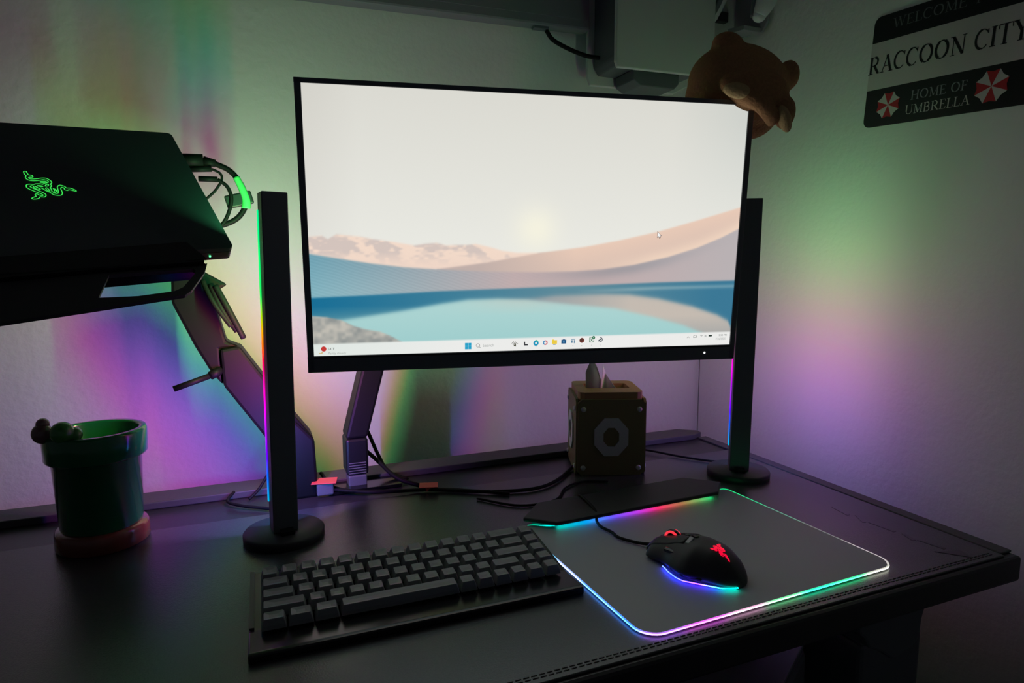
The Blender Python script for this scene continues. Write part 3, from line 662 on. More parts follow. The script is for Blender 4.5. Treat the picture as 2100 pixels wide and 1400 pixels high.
# rear bar holding the cable socket
b_ = B(); prism(b_, [(0.006, 0.277), (0.040, 0.2450), (0.307, 0.2450), (0.341, 0.277), (0.300, 0.318), (0.048, 0.318)], 0.0074, 0.0130, axis='z', bev=0.002)
prism(b_, [(0.020, 0.2785), (0.048, 0.2565), (0.299, 0.2565), (0.327, 0.2785), (0.300, 0.317), (0.048, 0.317)], 0.0, 0.0085, axis='z')
link('cable_bar', b_, M['matte'], pd)

# ------------------------------------------------------------------ mouse
ms = thing('mouse', 'black wired gaming mouse with red glowing wheel and blue underglow', 'mouse', (0.4480, 0.5450, 0.0056), R(108)); ms.scale = (0.92, 0.92, 0.92)
# local: +x nose, y to the right when seen from the rear -> built then mirrored so the thumb wing points to the viewer's left
def body_rings(L0, L1, n=26, m=36):
    out = []
    for i in range(n+1):
        s = i/n; x = L0+(L1-L0)*s
        u = (x+0.062)/0.124                      # 0 tail, 1 nose
        wr = np.interp(u, [0, 0.04, 0.12, 0.3, 0.55, 0.8, 0.95, 1], [0.006, 0.016, 0.024, 0.0315, 0.030, 0.029, 0.028, 0.024])
        wl = np.interp(u, [0, 0.04, 0.12, 0.3, 0.42, 0.5, 0.62, 0.68, 0.75, 0.95, 1], [0.006, 0.016, 0.026, 0.037, 0.0440, 0.0435, 0.0385, 0.034, 0.030, 0.029, 0.024])
        h = np.interp(u, [0, 0.04, 0.12, 0.25, 0.45, 0.65, 0.85, 0.97, 1], [0.006, 0.016, 0.027, 0.0365, 0.040, 0.036, 0.0275, 0.0215, 0.012])
        ring = []
        for k in range(m):
            t = math.pi*2*k/m; c_, s_ = math.cos(t), math.sin(t)
            wdt = wr if c_ < 0 else wl
            e = 0.62 if c_ > 0 else 0.72
            z = h*0.32 + (h*0.68 if s_ > 0 else h*0.32)*math.copysign(abs(s_)**e, s_)
            yy = wdt*math.copysign(abs(c_)**e, c_)
            if c_ > 0: yy *= (1.0 - 0.36*max(0, (z/h-0.30))/0.70)      # thumb side slopes in
            else: yy *= (1.0 - 0.22*max(0, (z/h-0.35))/0.65)
            ring.append((x, yy, z))
        out.append(ring)
    return out
def loft(bm, rings):
    vs = [[bm.verts.new(p) for p in r] for r in rings]; m = len(vs[0])
    for a, b in zip(vs, vs[1:]):
        for k in range(m): f = bm.faces.new((a[k], a[(k+1) % m], b[(k+1) % m], b[k])); f.smooth = True
    bm.faces.new(vs[0]); bm.faces.new(vs[-1][::-1])
from mathutils.bvhtree import BVHTree
b_ = B(); loft(b_, body_rings(-0.062, 0.062)); MB_ = BVHTree.FromBMesh(b_); bodyo = link('body', b_, M['matte'], ms)
sub = bodyo.modifiers.new('s', 'SUBSURF'); sub.levels = 1; sub.render_levels = 1
def top_z(x, y):
    h = MB_.ray_cast(Vector((x, y, 0.2)), Vector((0, 0, -1)))
    return h[0].z if h[0] else 0.01
# main buttons as thin shells following the body
for sgn in (1, -1):
    b_ = B(); nx_, ny_ = 12, 8; g = []
    for i in range(nx_+1):
        x = 0.008+(0.0625-0.008)*i/nx_; row = []
        for j in range(ny_+1):
            y = sgn*(0.0035+(0.0165 if sgn > 0 else 0.0155)*j/ny_); row.append(b_.verts.new((x, y, top_z(min(x, 0.0605), y)+0.0010)))
        g.append(row)
    for i in range(nx_):
        for j in range(ny_): f = b_.faces.new((g[i][j], g[i+1][j], g[i+1][j+1], g[i][j+1])); f.smooth = True
    ed = bmesh.ops.extrude_face_region(b_, geom=list(b_.faces)); 
    for v in [e for e in ed['geom'] if isinstance(e, bmesh.types.BMVert)]: v.co.z -= 0.004
    link('main_button', b_, M['matte'], ms)
b_ = B()
tw = B(); lathe(tw, [(0, -0.0035), (0.0105, -0.0035), (0.012, -0.002), (0.012, 0.002), (0.0105, 0.0035), (0, 0.0035)], 32)
bmesh.ops.rotate(tw, verts=tw.verts, cent=(0, 0, 0), matrix=Matrix.Rotation(R(90), 3, 'X')); bmesh.ops.translate(tw, verts=tw.verts, vec=(0.036, 0, 0.0250)); merge(b_, tw)
whl = link('scroll_wheel', b_, M['gloss'], ms)
b_ = B()
for yy in (-0.0036, 0.0036):
    tw = B(); lathe(tw, [(0.0085, -0.0006), (0.0112, -0.0006), (0.0112, 0.0006), (0.0085, 0.0006), (0.0085, -0.0006)], 32)
    bmesh.ops.rotate(tw, verts=tw.verts, cent=(0, 0, 0), matrix=Matrix.Rotation(R(90), 3, 'X')); bmesh.ops.translate(tw, verts=tw.verts, vec=(0.036, yy, 0.0250)); merge(b_, tw)
link('wheel_ring', b_, emit('wheel_red', (1.0, 0.03, 0.05), 1.3), whl, label='glowing red ring')
b_ = B(); box(b_, (0.0040, 0.0125, top_z(0.004, 0.0125)-0.0008), (0.006, 0.012, 0.004), 0.001, rot=Matrix.Rotation(R(-22), 3, 'X')); link('clear_insert', b_, mat('pale_insert', (0.42, 0.44, 0.46), 0.3), ms, label='pale translucent strip behind the left button')
b_ = B(); box(b_, (0.004, 0.0, top_z(0.004, 0)+0.0003), (0.007, 0.006, 0.003), 0.001); box(b_, (0.016, 0.0, top_z(0.016, 0)+0.0003), (0.006, 0.005, 0.0025), 0.001); link('sensitivity_button', b_, M['gloss'], ms)
for xx in (0.020, -0.002):
    b_ = B(); box(b_, (xx, 0.0275 if xx > 0 else 0.0300, 0.0225), (0.019, 0.005, 0.0055), 0.0015, rot=Matrix.Rotation(R(-18), 3, 'X')); link('side_button', b_, M['gloss'], ms)
b_ = B(); prism(b_, [(-0.030, 0.030), (0.016, 0.032), (0.014, 0.0385), (-0.006, 0.0436), (-0.028, 0.036)], 0.0045, 0.0085, axis='z', bev=0.001); link('thumb_rest', b_, M['matte'], ms)
# underglow strip
ug = []
for i in range(41):
    u = 0.015+0.71*i/40; x = -0.062+0.124*u
    wl = float(np.interp(u, [0, 0.04, 0.12, 0.3, 0.42, 0.5, 0.62, 0.68, 0.75, 0.95, 1], [0.006, 0.016, 0.026, 0.037, 0.0440, 0.0435, 0.0385, 0.034, 0.030, 0.029, 0.024]))
    ug.append((x, wl*1.0+0.0012, 0.0026))
b_ = B(); tube(b_, ug, 0.0006, 6, smoothn=0)
o = link('underglow', b_, emit('underglow_light', (1, 1, 1), 16.0, 'Col'), ms, label='glowing blue to cyan line around the underside')
UG = [(-0.062, (0.0, 0.8, 0.5)), (-0.052, (0.0, 0.6, 0.5)), (-0.042, (0.02, 0.12, 1.0)), (-0.026, (0.10, 0.02, 1.0)), (0.0, (0.02, 0.04, 1.0)), (0.03, (0.03, 0.05, 1.0))]
set_cols(o, lambda co: ramp(UG, co.x))
b_ = B()
def mouse_place(p):
    z = top_z(p.x, p.y); return Vector((p.x, p.y, z+0.0005))
emblem(b_, lambda u, v: (-0.030+(-(u-800)*2.1e-5), ((v-600)*2.9e-5)+0.004), 0.0013, mouse_place, n=3)
link('mouse_emblem', b_, emit('emblem_red', (0.9, 0.0, 0.04), 1.0), ms, label='glowing red three-snake emblem')
bpy.context.view_layer.update()
minv = ms.matrix_world.inverted()
pts = [(0.4310, 0.6010, 0.0125), (0.4200, 0.6200, 0.0085), (0.4060, 0.6420, 0.0085), (0.4060, 0.6600, 0.0085), (0.4020, 0.6800, 0.0085), (0.4060, 0.6980, 0.0090), (0.4120, 0.7085, 0.0130), (0.4150, 0.7260, 0.0170), (0.4200, 0.770, 0.0165), (0.424, 0.785, 0.006)]
b_ = B(); tube(b_, [minv @ Vector((p[0], p[1], p[2]+DZ)) for p in pts], 0.0021, 10); link('cord', b_, M['cable'], ms, smooth=True)

# ------------------------------------------------------------------ pot on the left
pt = thing('pot', 'glazed green pot on a brown base, at far left of the desk', 'pot', (-0.187, 0.893, 0.0025))
b_ = B(); lathe(b_, [(0, 0.024), (0.0435, 0.024), (0.0445, 0.027), (0.0478, 0.110), (0.0530, 0.1105), (0.0545, 0.113), (0.0550, 0.140), (0.0535, 0.1435), (0.0470, 0.1435), (0.0460, 0.141), (0.0430, 0.040), (0, 0.038)], 64)
link('vessel', b_, M['green'], pt)
b_ = B(); lathe(b_, [(0, 0), (0.0490, 0), (0.0510, 0.003), (0.0505, 0.020), (0.0480, 0.0238), (0, 0.0238)], 64); link('base', b_, M['brick'], pt, label='brown glazed base')
b_ = B()
def blob(bm, c, r, sc_=(1, 1, 1), seg=20):
    t = bmesh.new(); bmesh.ops.create_uvsphere(t, u_segments=seg, v_segments=seg//2, radius=r)
    for v in t.verts: v.co = Vector((v.co.x*sc_[0], v.co.y*sc_[1], v.co.z*sc_[2]))+Vector(c)
    for f in t.faces: f.smooth = True
    merge(bm, t)
blob(b_, (-0.024, -0.040, 0.151), 0.0125, (1, 1, 1.05)); blob(b_, (-0.014, -0.036, 0.147), 0.009); link('green_knob', b_, M['lump'], pt, label='plain rounded green lump on the rim')
b_ = B(); blob(b_, (-0.047, -0.026, 0.149), 0.011, (1, 1, 1.1)); blob(b_, (-0.046, -0.025, 0.160), 0.007); link('mauve_knob', b_, M['mauve'], pt, label='plain rounded dark mauve lump on the rim')

# ------------------------------------------------------------------ tissue box
tx = thing('tissue_box', 'cube tissue box of tan board with ochre side panels, under the monitor', 'tissue box', (0.5490, 0.9200, 0.0025), R(-20.7))
S, H = 0.1060, 0.1370
b_ = B()
oo = rrect(-S/2, S/2, -S/2, S/2, 0.010, 2); ii = rrect(-0.036, 0.038, -0.016, 0.026, 0.003, 2)
prism(b_, oo, 0.002, 0.112, axis='z')
frame(b_, [(x*1.0, y*1.0) for x, y in oo], ii, 0.112, H)
link('box_body', b_, M['wood'], tx)
def side_panel(ang):
    rot = Matrix.Rotation(R(ang), 4, 'Z'); dd = S/2+0.0005
    b = B(); w2 = 0.0545; cc_ = 0.006; h0, h1 = 0.0, 0.1260
    prism(b, [(-w2+cc_, h0), (w2-cc_, h0), (w2, h0+cc_), (w2, h1-cc_), (w2-cc_, h1), (-w2+cc_, h1), (-w2, h1-cc_), (-w2, h0+cc_)], -dd-0.004, -dd)
    bmesh.ops.transform(b, matrix=rot, verts=b.verts); p = link('side_panel', b, M['panel'], tx)
    for px_, pz_ in ((-0.0455, 0.110), (0.0455, 0.110), (-0.0455, 0.0125), (0.0455, 0.0125)):
        b = B(); lathe(b, [(0, 0.0025), (0.0030, 0.0025), (0.0042, 0.0012), (0.0042, 0)], 20)
        bmesh.ops.rotate(b, verts=b.verts, cent=(0, 0, 0), matrix=Matrix.Rotation(R(90), 3, 'X')); bmesh.ops.translate(b, verts=b.verts, vec=(px_, -dd-0.004, pz_))
        bmesh.ops.transform(b, matrix=rot, verts=b.verts); link('peg', b, M['white'], p, label='pale round peg')
    b = B(); oc = [(0.030*math.cos(R(22.5+45*i)), 0.064+0.034*math.sin(R(22.5+45*i))) for i in range(8)]; ic = [(0.014*math.cos(R(22.5+45*i)), 0.064+0.017*math.sin(R(22.5+45*i))) for i in range(8)]
    frame(b, oc, ic, -0.0025, 0.0)
    for v in b.verts: v.co = Vector((v.co.x, -dd-0.004+v.co.z, v.co.y))
    bmesh.ops.transform(b, matrix=rot, verts=b.verts); link('ring_ornament', b, M['white'], p, label='pale eight-sided ring on the panel')
for a in (0, 90, 180, 270): side_panel(a)
b_ = B()
def sheet(bm, pts_rows, th=0.0004):
    g = [[bm.verts.new(p) for p in row] for row in pts_rows]
    for a, b in zip(g, g[1:]):
        for k in range(len(a)-1): f = bm.faces.new((a[k], a[k+1], b[k+1], b[k])); f.smooth = True
rowsT = []
for i in range(9):
    s = i/8; row = []
    for j in range(21):
        t = j/20; x = -0.033+0.056*t
        top = float(np.interp(t, [0, 0.10, 0.22, 0.36, 0.44, 0.50, 0.60, 0.8, 1.0], [0.160, 0.177, 0.176, 0.150, 0.148, 0.174, 0.166, 0.147, 0.128]))
        row.append((x+0.004*s*math.sin(t*6), 0.004+0.007*math.sin(t*11+0.6)*(0.3+s), 0.100+(top-0.100)*s))
    rowsT.append(row)
sheet(b_, rowsT)
tis = link('tissue', b_, M['tissue'], None); tis.location = tx.location.copy(); tis.rotation_euler = tx.rotation_euler
mod = tis.modifiers.new('th', 'SOLIDIFY'); mod.thickness = 0.0004
tis.parent = tx; tis.location = (0, 0, 0); tis.rotation_euler = (0, 0, 0)
tis['label'] = 'white tissue pulled up through the slot'

# ------------------------------------------------------------------ loose cables
def cable(label, pts, r, name='cable', m=M['cable']):
    o = link(name, tube(B(), pts, r, 8), m, None, smooth=True); recenter(o); return tag(o, label, 'cable')
t1 = thing('tagged_cable', 'black cable along the desk behind the arms with a red tape tag', 'cable', (0.16, 0.90, 0.0025))
b_ = B(); tube(b_, rel([(0.085, 1.000, 0.022), (0.100, 0.960, 0.010), (0.150, 0.925, 0.007), (0.230, 0.905, 0.0065), (0.330, 0.856, 0.006), (0.420, 0.860, 0.006), (0.55, 0.985, 0.006)], t1), 0.0028, 8); link('cord', b_, M['cable'], t1, smooth=True)
b_ = B(); box(b_, rel([(0.233, 0.905, 0.013)], t1)[0], (0.028, 0.022, 0.0012), 0.0003, rot=Matrix.Rotation(R(-16), 3, 'Z')); box(b_, rel([(0.233, 0.905, 0.009)], t1)[0], (0.010, 0.007, 0.008)); link('tape_tag', b_, M['red_tag'], t1, label='small red tape tag')
t2 = thing('tagged_cable', 'black plug lead with a red tape tag, beside the laptop arm foot', 'cable', (0.10, 0.965, 0.0025))
b_ = B(); box(b_, rel([(0.086, 0.955, 0.0235)], t2)[0], (0.036, 0.026, 0.0014), 0.0003, rot=Matrix.Rotation(R(-12), 3, 'Z')); link('tape_tag', b_, M['red_tag'], t2, label='small red tape tag')
b_ = B(); box(b_, rel([(0.086, 0.955, 0.013)], t2)[0], (0.024, 0.02, 0.018), 0.002); link('plug', b_, M['black'], t2)
b_ = B(); tube(b_, rel([(0.098, 0.950, 0.010), (0.130, 0.935, 0.008), (0.190, 0.915, 0.007), (0.26, 0.895, 0.006), (0.34, 0.842, 0.006)], t2), 0.0025, 8); link('cord', b_, M['cable'], t2, smooth=True)
cable('thin black cable drooping from the monitor arm to the desk', [(0.155, 1.030, 0.095), (0.165, 1.025, 0.07), (0.178, 1.015, 0.035), (0.188, 0.985, 0.016), (0.215, 0.965, 0.0055)], 0.0030)
cable('black cable running from the arm clamp to the desk surface', [(0.150, 1.025, 0.052), (0.170, 1.0, 0.035), (0.195, 0.955, 0.014), (0.225, 0.93, 0.0055)], 0.0034)
cable('thin black cable crossing the desk from tissue box to right light bar', [(0.60, 0.99, 0.0055), (0.650, 0.965, 0.0055), (0.690, 0.900, 0.0055), (0.720, 0.860, 0.0055), (0.735, 0.832, 0.009)], 0.0018)
cable('thin black cable curving in front of the tissue box toward the mat bar', [(0.505, 0.835, 0.005), (0.468, 0.850, 0.0048), (0.430, 0.835, 0.0048), (0.400, 0.800, 0.0048), (0.368, 0.790, 0.0048), (0.33, 0.800, 0.0048), (0.29, 0.845, 0.0048)], 0.0018)
cable('thin black cable curling behind the left light bar', [(0.03, 0.905, 0.005), (0.0, 0.925, 0.005), (-0.030, 0.945, 0.006), (-0.048, 0.965, 0.008), (-0.040, 0.985, 0.014)], 0.0022)
cable('black cable rising behind the left light bar toward the arm', [(-0.020, 0.968, 0.0055), (-0.005, 0.975, 0.018), (0.010, 0.985, 0.038), (0.028, 0.99, 0.060)], 0.0022)

# ------------------------------------------------------------------ things on the walls
tv = thing('wall_screen', 'dark flat screen hanging on the back wall above the monitor', 'television', (0.088, 1.1385, 0.7775))
b_ = B(); box(b_, (0.0, -0.002, 0.31), (1.071, 0.030, 0.620), 0.004, rot=None); link('housing', b_, M['tv'], tv)
b_ = B(); box(b_, (0.0, -0.0175, 0.312), (1.050, 0.002, 0.590)); link('screen_glass', b_, M['glass'], tv)
b_ = B(); box(b_, (0.435, -0.004, -0.002), (0.030, 0.014, 0.006), 0.001); link('lower_tab', b_, M['black'], tv)
b_ = B(); box(b_, (0.0, 0.021, 0.30), (0.30, 0.018, 0.30), 0.003); link('wall_bracket', b_, M['matte'], tv)
tv.rotation_euler = (0, R(-1.6), 0)
cable('black cable sagging from the wall screen to the white console', [(0.535, 1.133, 0.785), (0.548, 1.131, 0.769), (0.578, 1.128, 0.756), (0.616, 1.122, 0.745), (0.648, 1.114, 0.742)], 0.0040)

cn = thing('game_console', 'white game console with dark core mounted upright on the back wall', 'game console', (0.737, 1.100, 0.705)); cn.scale = (1.1, 1.1, 1.1)
b_ = B(); prism(b_, [(-0.094, 0.010), (-0.090, 0.0), (0.09, 0.004), (0.106, 0.012), (0.108, 0.014), (0.108, 0.40), (-0.092, 0.40), (-0.094, 0.36)], -0.052, -0.044, bev=0.002)
link('front_plate', b_, M['console_w'], cn)
b_ = B(); prism(b_, [(-0.088, 0.020), (-0.080, 0.008), (0.085, 0.010), (0.098, 0.022), (0.098, 0.38), (-0.088, 0.38)], -0.0435, 0.034, bev=0.003); link('core', b_, M['black'], cn)
b_ = B(); prism(b_, [(-0.100, 0.010), (-0.094, -0.008), (0.085, -0.006), (0.116, 0.010), (0.116, 0.40), (-0.100, 0.40)], 0.0345, 0.042, bev=0.002); link('rear_plate', b_, M['console_w'], cn)
b_ = B(); box(b_, (0, 0.052, 0.18), (0.08, 0.018, 0.08)); link('wall_plate', b_, M['black'], cn)
b_ = B(); prism(b_, [(-0.045, -0.010), (-0.030, -0.018), (0.040, -0.018), (0.050, -0.008), (0.05, 0.0085), (-0.045, 0.0085)], -0.030, 0.030, bev=0.002); link('wall_bracket', b_, M['black'], cn)
o = link('hook', box(B(), (0.926, 1.111, 0.854), (0.026, 0.014, 0.020), 0.002), M['matte']); recenter(o); tag(o, 'small black hook on the wall right of the console', 'hook')

# controller hanging on the right wall
gc = thing('game_controller', 'white and black game controller hanging at the top edge, above the bear', 'game controller', (0.8848, 0.9954, 0.865), basis=((0.12, -0.95, -0.30), (0.992, 0.125, 0), (0.0375, -0.2976, 0.954)))
# local x: toward the viewer along the wall, y: into the wall, z up
b_ = B()
blob(b_, (0, 0, 0.030), 0.05, (1.3, 0.40, 0.55), 28)
link('body', b_, M['white'], gc)
for s in (-1, 1):
    b_ = B(); tube(b_, [(s*0.045, 0.0, 0.03), (s*0.060, -0.002, 0.0), (s*0.063, -0.006, -0.030), (s*0.060, -0.010, -0.052)], lambda t: 0.022-0.0095*t*t, 16)
    blob(b_, (s*0.060, -0.010, -0.052), 0.0125); link('grip', b_, M['white'], gc)
    b_ = B(); tube(b_, [(s*0.030, -0.014, 0.020), (s*0.040, -0.014, -0.004), (s*0.045, -0.015, -0.030), (s*0.054, -0.018, -0.056)], lambda t: 0.0055, 10); link('grip_trim', b_, M['black'], gc, smooth=True)
b_ = B(); box(b_, (0, -0.016, 0.016), (0.056, 0.012, 0.026), 0.004); link('centre_plate', b_, M['black'], gc)
for s in (-1, 1):
    b_ = B(); lathe(b_, [(0, 0.012), (0.008, 0.012), (0.009, 0.009), (0.006, 0.007), (0.006, 0)], 20)
    bmesh.ops.rotate(b_, verts=b_.verts, cent=(0, 0, 0), matrix=Matrix.Rotation(R(90), 3, 'X')); bmesh.ops.translate(b_, verts=b_.verts, vec=(s*0.022, -0.018, 0.014)); link('thumb_stick', b_, M['black'], gc)
hk = thing('controller_mount', 'smoky translucent wall cradle below the hanging controller', 'wall mount', (0.9235, 1.0175, 0.7954), basis=((0.0, -1, 0), (1, 0, 0), (0, 0, 1)))
b_ = B(); prism(b_, [(-0.045, 0.0), (0.022, -0.006), (0.034, 0.010), (0.040, 0.085), (-0.055, 0.085), (-0.058, 0.02)], 0.005, 0.0105, bev=0.001); link('back_plate', b_, M['acryl'], hk)
b_ = B(); prism(b_, [(-0.030, 0.0), (0.016, -0.006), (0.018, 0.002), (-0.028, 0.010)], -0.035, 0.006, bev=0.001); link('cradle_lip', b_, M['acryl'], hk)

# tin sign on the right wall
sg = thing('tin_sign', 'black and white tin sign with red and white emblems on the right wall', 'sign', (XW-0.0022, 0.7697, 0.5653), basis=((0, -0.998, -0.066), (1, 0, 0), (0, -0.066, 0.998))); sg.scale = (1.106, 1.106, 1.106)
SW, SH = 0.300, 0.152
def on_sign(bm, d=0.0):
    for v in bm.verts: v.co = Vector((v.co.x, v.co.z-d, v.co.y))
    return bm
full = rrect(0, SW, 0, SH, 0.010, 5)
b_ = B(); prism(b_, full, -0.0008, 0.0008, axis='z'); link('plate', on_sign(b_), M['sign_b'], sg)
b_ = B(); prism(b_, [(0.0003, 0.0520), (SW-0.0003, 0.0520), (SW-0.0003, 0.1165), (0.0003, 0.1165)], -0.0002, 0.0002, axis='z'); link('white_band', on_sign(b_, 0.0012), M['sign_w'], sg)
# serif capitals drawn from strokes on a unit-high cell
def arcp(cx, cy, rx, ry, a0, a1, n=14): return [(cx+rx*math.cos(R(a0+(a1-a0)*i/n)), cy+ry*math.sin(R(a0+(a1-a0)*i/n))) for i in range(n+1)]
TH, TN = 0.15, 0.05
def sf(x, y, w_=0.30): return ([(x-w_/2, y), (x+w_/2, y)], TN)
GL = {
 'W': (1.25, [([(0.12, 1), (0.40, 0)], TH), ([(0.40, 0), (0.64, 1)], TN), ([(0.62, 1), (0.88, 0)], TH), ([(0.88, 0), (1.12, 1)], TN), sf(0.12, 1), sf(0.62, 1), sf(1.12, 1, 0.24)]),
 'E': (0.78, [([(0.2, 0), (0.2, 1)], TH), ([(0.05, 0), (0.68, 0)], TN), ([(0.05, 1), (0.64, 1)], TN), ([(0.2, 0.52), (0.52, 0.52)], TN), ([(0.68, 0), (0.70, 0.2)], TN), ([(0.64, 1), (0.64, 0.82)], TN), ([(0.52, 0.43), (0.52, 0.61)], TN)]),
 'L': (0.74, [([(0.2, 0), (0.2, 1)], TH), sf(0.2, 1, 0.34), ([(0.05, 0), (0.66, 0)], TN), ([(0.66, 0), (0.69, 0.24)], TN)]),
 'C': (0.90, [(arcp(0.48, 0.5, 0.38, 0.5, 100, 262), TH*0.85), (arcp(0.48, 0.5, 0.36, 0.5, 100, 40, 6), TN*1.2), (arcp(0.48, 0.5, 0.36, 0.5, 262, 320, 6), TN*1.2), ([(0.77, 0.74), (0.78, 0.98)], TN)]),
 'O': (1.02, [(arcp(0.50, 0.5, 0.38, 0.49, 115, 245), TH), (arcp(0.50, 0.5, 0.38, 0.49, -65, 65), TH), (arcp(0.50, 0.5, 0.40, 0.49, 62, 118, 5), TN*1.3), (arcp(0.50, 0.5, 0.40, 0.49, 242, 298, 5), TN*1.3)]),
 'M': (1.12, [([(0.2, 0), (0.2, 1)], TN), ([(0.2, 1), (0.55, 0.05)], TH), ([(0.55, 0.05), (0.90, 1)], TN), ([(0.92, 0), (0.92, 1)], TH), sf(0.2, 0, 0.28), sf(0.92, 0, 0.34), sf(0.14, 1, 0.2), sf(0.96, 1, 0.22)]),
 'R': (0.92, [([(0.2, 0), (0.2, 1)], TH), sf(0.2, 0, 0.36), ([(0.05, 1), (0.45, 1)], TN), ([(0.2, 0.5), (0.45, 0.5)], TN), (arcp(0.44, 0.75, 0.24, 0.25, 90, -90, 10), TH*0.8), ([(0.42, 0.5), (0.76, 0.02)], TH), sf(0.80, 0, 0.22)]),
 'A': (0.96, [([(0.16, 0), (0.48, 1)], TN*1.1), ([(0.46, 1), (0.80, 0)], TH), ([(0.27, 0.34), (0.68, 0.34)], TN), sf(0.16, 0, 0.26), sf(0.80, 0, 0.32)]),
 'N': (1.04, [([(0.2, 0), (0.2, 1)], TN*1.1), ([(0.18, 1), (0.82, 0)], TH), ([(0.84, 0), (0.84, 1)], TN*1.1), sf(0.2, 0, 0.28), sf(0.12, 1, 0.24), sf(0.84, 1, 0.28)]),
 'I': (0.42, [([(0.2, 0), (0.2, 1)], TH), sf(0.2, 0, 0.34), sf(0.2, 1, 0.34)]),
 'T': (0.84, [([(0.42, 0), (0.42, 1)], TH), sf(0.42, 0, 0.34), ([(0.06, 1), (0.78, 1)], TN), ([(0.06, 1), (0.04, 0.78)], TN), ([(0.78, 1), (0.80, 0.78)], TN)]),
 'Y': (0.92, [([(0.14, 1), (0.46, 0.48)], TH), ([(0.46, 0.48), (0.78, 1)], TN), ([(0.46, 0), (0.46, 0.5)], TH), sf(0.46, 0, 0.34), sf(0.14, 1, 0.3), sf(0.78, 1, 0.24)]),
 'H': (1.02, [([(0.2, 0), (0.2, 1)], TH), ([(0.8, 0), (0.8, 1)], TH), ([(0.2, 0.52), (0.8, 0.52)], TN)]+[sf(a, b) for a in (0.2, 0.8) for b in (0, 1)]),
 'F': (0.74, [([(0.2, 0), (0.2, 1)], TH), sf(0.2, 0, 0.34), ([(0.05, 1), (0.64, 1)], TN), ([(0.2, 0.52), (0.52, 0.52)], TN), ([(0.64, 1), (0.64, 0.80)], TN), ([(0.52, 0.43), (0.52, 0.61)], TN)]),
 'U': (1.0, [([(0.2, 1), (0.2, 0.3)], TH), (arcp(0.5, 0.32, 0.3, 0.31, 180, 360), TN*1.4), ([(0.8, 1), (0.8, 0.3)], TN), sf(0.2, 1), sf(0.8, 1, 0.26)]),
 'B': (0.86, [([(0.2, 0), (0.2, 1)], TH), ([(0.05, 0), (0.48, 0)], TN), ([(0.05, 1), (0.44, 1)], TN), ([(0.2, 0.53), (0.46, 0.53)], TN), (arcp(0.44, 0.765, 0.20, 0.235, 90, -90, 8), TH*0.8), (arcp(0.46, 0.265, 0.25, 0.265, 90, -90, 8), TH*0.8)]),
 'D': (0.98, [([(0.2, 0), (0.2, 1)], TH), ([(0.05, 0), (0.42, 0)], TN), ([(0.05, 1), (0.42, 1)], TN), (arcp(0.40, 0.5, 0.42, 0.5, 90, -90, 12), TH*0.9)]),
 ' ': (0.42, [])}
def stroke(bm, pts, wd, z):
    q = [Vector((p[0], p[1], 0)) for p in pts]; prev = None
    for i, p in enumerate(q):
        d = (q[min(i+1, len(q)-1)]-q[max(i-1, 0)]).normalized(); nn_ = Vector((-d.y, d.x, 0))*wd/2
        a = bm.verts.new((p.x+nn_.x, p.y+nn_.y, z)); b = bm.verts.new((p.x-nn_.x, p.y-nn_.y, z))
        if prev: bm.faces.new((prev[0], prev[1], b, a))
        prev = (a, b)
def serif(bm, s, x0_, x1_, y0_, h, z=0.0):
    tot = sum(GL[c][0] for c in s); kx = (x1_-x0_)/tot; x = x0_
    for c in s:
        wd, st = GL[c]
        for pts, t in st: stroke(bm, [(x+p[0]*kx, y0_+p[1]*h) for p in pts], t*h*0.95, z)
        x += wd*kx
for nm, s, a, bnd, y0_, h, m in (('welcome_text', 'WELCOME TO', 0.030, 0.166, 0.131, 0.0125, M['grey']), ('city_text', 'RACCOON CITY', -0.001, 0.209, 0.0745, 0.0225, M['sign_b']),
                                 ('home_text', 'HOME OF', 0.070, 0.146, 0.0290, 0.0115, M['acryl']), ('umbrella_text', 'UMBRELLA', 0.0640, 0.151, 0.0105, 0.0115, M['sign_w'])):
    b_ = B(); serif(b_, s, a, bnd, y0_, h); link(nm, on_sign(b_, 0.0017 if nm == 'city_text' else 0.0013), m, sg)
for cx, cy, rr in ((0.0370, 0.0275, 0.0185), (0.1745, 0.0275, 0.0205)):
    for ci, m in ((0, M['sign_r']), (1, M['sign_w'])):
        b_ = B()
        for i in range(8):
            if i % 2 != ci: continue
            a0, a1 = R(22.5*0+67.5+45*i), R(67.5+45*(i+1)); am = (a0+a1)/2
            p = [(cx, cy), (cx+rr*math.cos(a0), cy+rr*math.sin(a0)), (cx+rr*0.84*math.cos(am), cy+rr*0.84*math.sin(am)), (cx+rr*math.cos(a1), cy+rr*math.sin(a1))]
            f = b_.faces.new([b_.verts.new((q[0], q[1], 0)) for q in p])
        link('emblem_wedges', on_sign(b_, 0.0013), m, sg, label='red wedges of an octagonal emblem' if ci == 0 else 'white wedges of an octagonal emblem')

# ------------------------------------------------------------------ plush bear on the monitor corner
bear = thing('plush_bear', 'brown plush bear hugging the upper right corner of the monitor', 'plush toy', (0.690*MK, 0.775*MK, 0.3426+(0.560-0.3426)*MK), R(-14), tilt=(0, R(8))); bear.scale = (MK, MK, MK)
b_ = B()
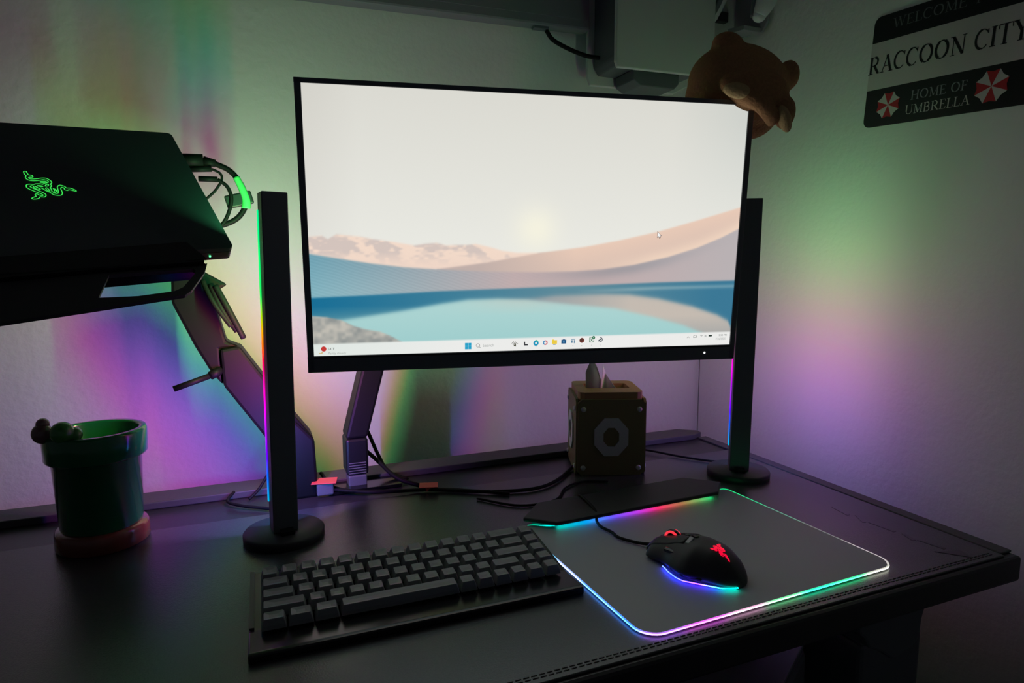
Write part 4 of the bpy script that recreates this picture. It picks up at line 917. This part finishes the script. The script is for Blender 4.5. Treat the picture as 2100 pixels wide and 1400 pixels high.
# local z up, x right, viewer at -y
blob(b_, (-0.008, 0.012, 0.050), 0.066, (1.18, 0.85, 0.92), 32)         # head and back
blob(b_, (0.018, 0.030, 0.030), 0.050, (1.1, 0.75, 1.0), 28)
blob(b_, (-0.042, 0.020, 0.030), 0.045, (0.95, 0.7, 0.85), 24)
blob(b_, (0.006, 0.030, -0.005), 0.030, (1.0, 0.6, 0.9), 24)
blob(b_, (-0.040, 0.0, 0.100), 0.022, (1.15, 0.8, 0.9), 20)             # ears
blob(b_, (0.062, 0.0, 0.076), 0.019, (0.9, 0.8, 1.2), 20)
blob(b_, (-0.036, -0.040, 0.033), 0.017, (1.5, 0.8, 1.0), 20)           # arms over the edge
blob(b_, (0.044, -0.042, 0.008), 0.016, (0.95, 0.8, 1.5), 20)
blob(b_, (0.004, -0.038, 0.034), 0.026, (1.5, 0.7, 0.85), 24)           # chin
tube(b_, [(-0.030, -0.040, 0.027), (-0.010, -0.045, 0.018), (0.010, -0.046, 0.008), (0.032, -0.041, -0.006)], 0.0120, 14)
blob(b_, (0.000, -0.036, 0.036), 0.032, (1.5, 0.65, 0.9), 24)
bo = link('body', b_, M['plush'], bear)
rm = bo.modifiers.new('r', 'REMESH'); rm.mode = 'VOXEL'; rm.voxel_size = 0.0028; rm.use_smooth_shade = True
smo = bo.modifiers.new('s', 'SMOOTH'); smo.iterations = 8; smo.factor = 0.6
b_ = B(); blob(b_, (-0.036, -0.047, 0.024), 0.0135, (1.6, 0.8, 0.8), 20); link('paw', b_, M['cream'], bear, label='cream paw')
b_ = B(); blob(b_, (0.040, -0.050, -0.003), 0.0115, (0.8, 0.8, 1.7), 20)
bmesh.ops.rotate(b_, verts=b_.verts, cent=(0.04, -0.05, -0.003), matrix=Matrix.Rotation(R(-28), 3, 'Y')); link('paw', b_, M['cream'], bear, label='cream paw')

# ------------------------------------------------------------------ below the desk, right
ub = thing('headset_hanger', 'black swivel hanger clamped beneath the front edge of the desk', 'hanger', (0.69, 0.50, -0.035))
b_ = B(); prism(b_, [(-0.070, 0.003), (0.068, 0.003), (0.066, -0.022), (0.050, -0.036), (0.046, -0.050), (0.044, -0.072), (0.038, -0.080), (0.004, -0.092), (-0.004, -0.090), (-0.020, -0.078), (-0.044, -0.066), (-0.052, -0.052), (-0.060, -0.046)], -0.02, 0.03, bev=0.003); link('bracket', b_, M['black'], ub)
b_ = B(); prism(b_, [(0.004, -0.022), (0.040, -0.013), (0.040, -0.024), (0.032, -0.016), (0.004, -0.026)], -0.0225, -0.0202); link('edge_trim', b_, M['grey'], ub, label='grey edge trim')
bx = thing('storage_case', 'dark grey case with a rim coloured paler as if lit, standing under the desk', 'case', (0.50, 0.62, -DZ), R(30))
b_ = B(); box(b_, (0, 0, 0.28), (0.30, 0.22, 0.56), 0.01); link('shell', b_, M['grey'], bx)
b_ = B(); box(b_, (0, 0, 0.562), (0.292, 0.212, 0.006), 0.002); link('rim', b_, M['acryl'], bx)  # paler colour stands in for light caught on the top edge
bx2 = thing('speaker_box', 'dark box with a thin pale top edge against the right wall under the desk', 'box', (0.785, 0.70, -DZ), R(0))
b_ = B(); box(b_, (0, 0, 0.29), (0.12, 0.30, 0.58), 0.006); link('shell', b_, M['black'], bx2)
b_ = B(); box(b_, (0, 0, 0.583), (0.116, 0.296, 0.006), 0.002); link('top_panel', b_, M['grey'], bx2)
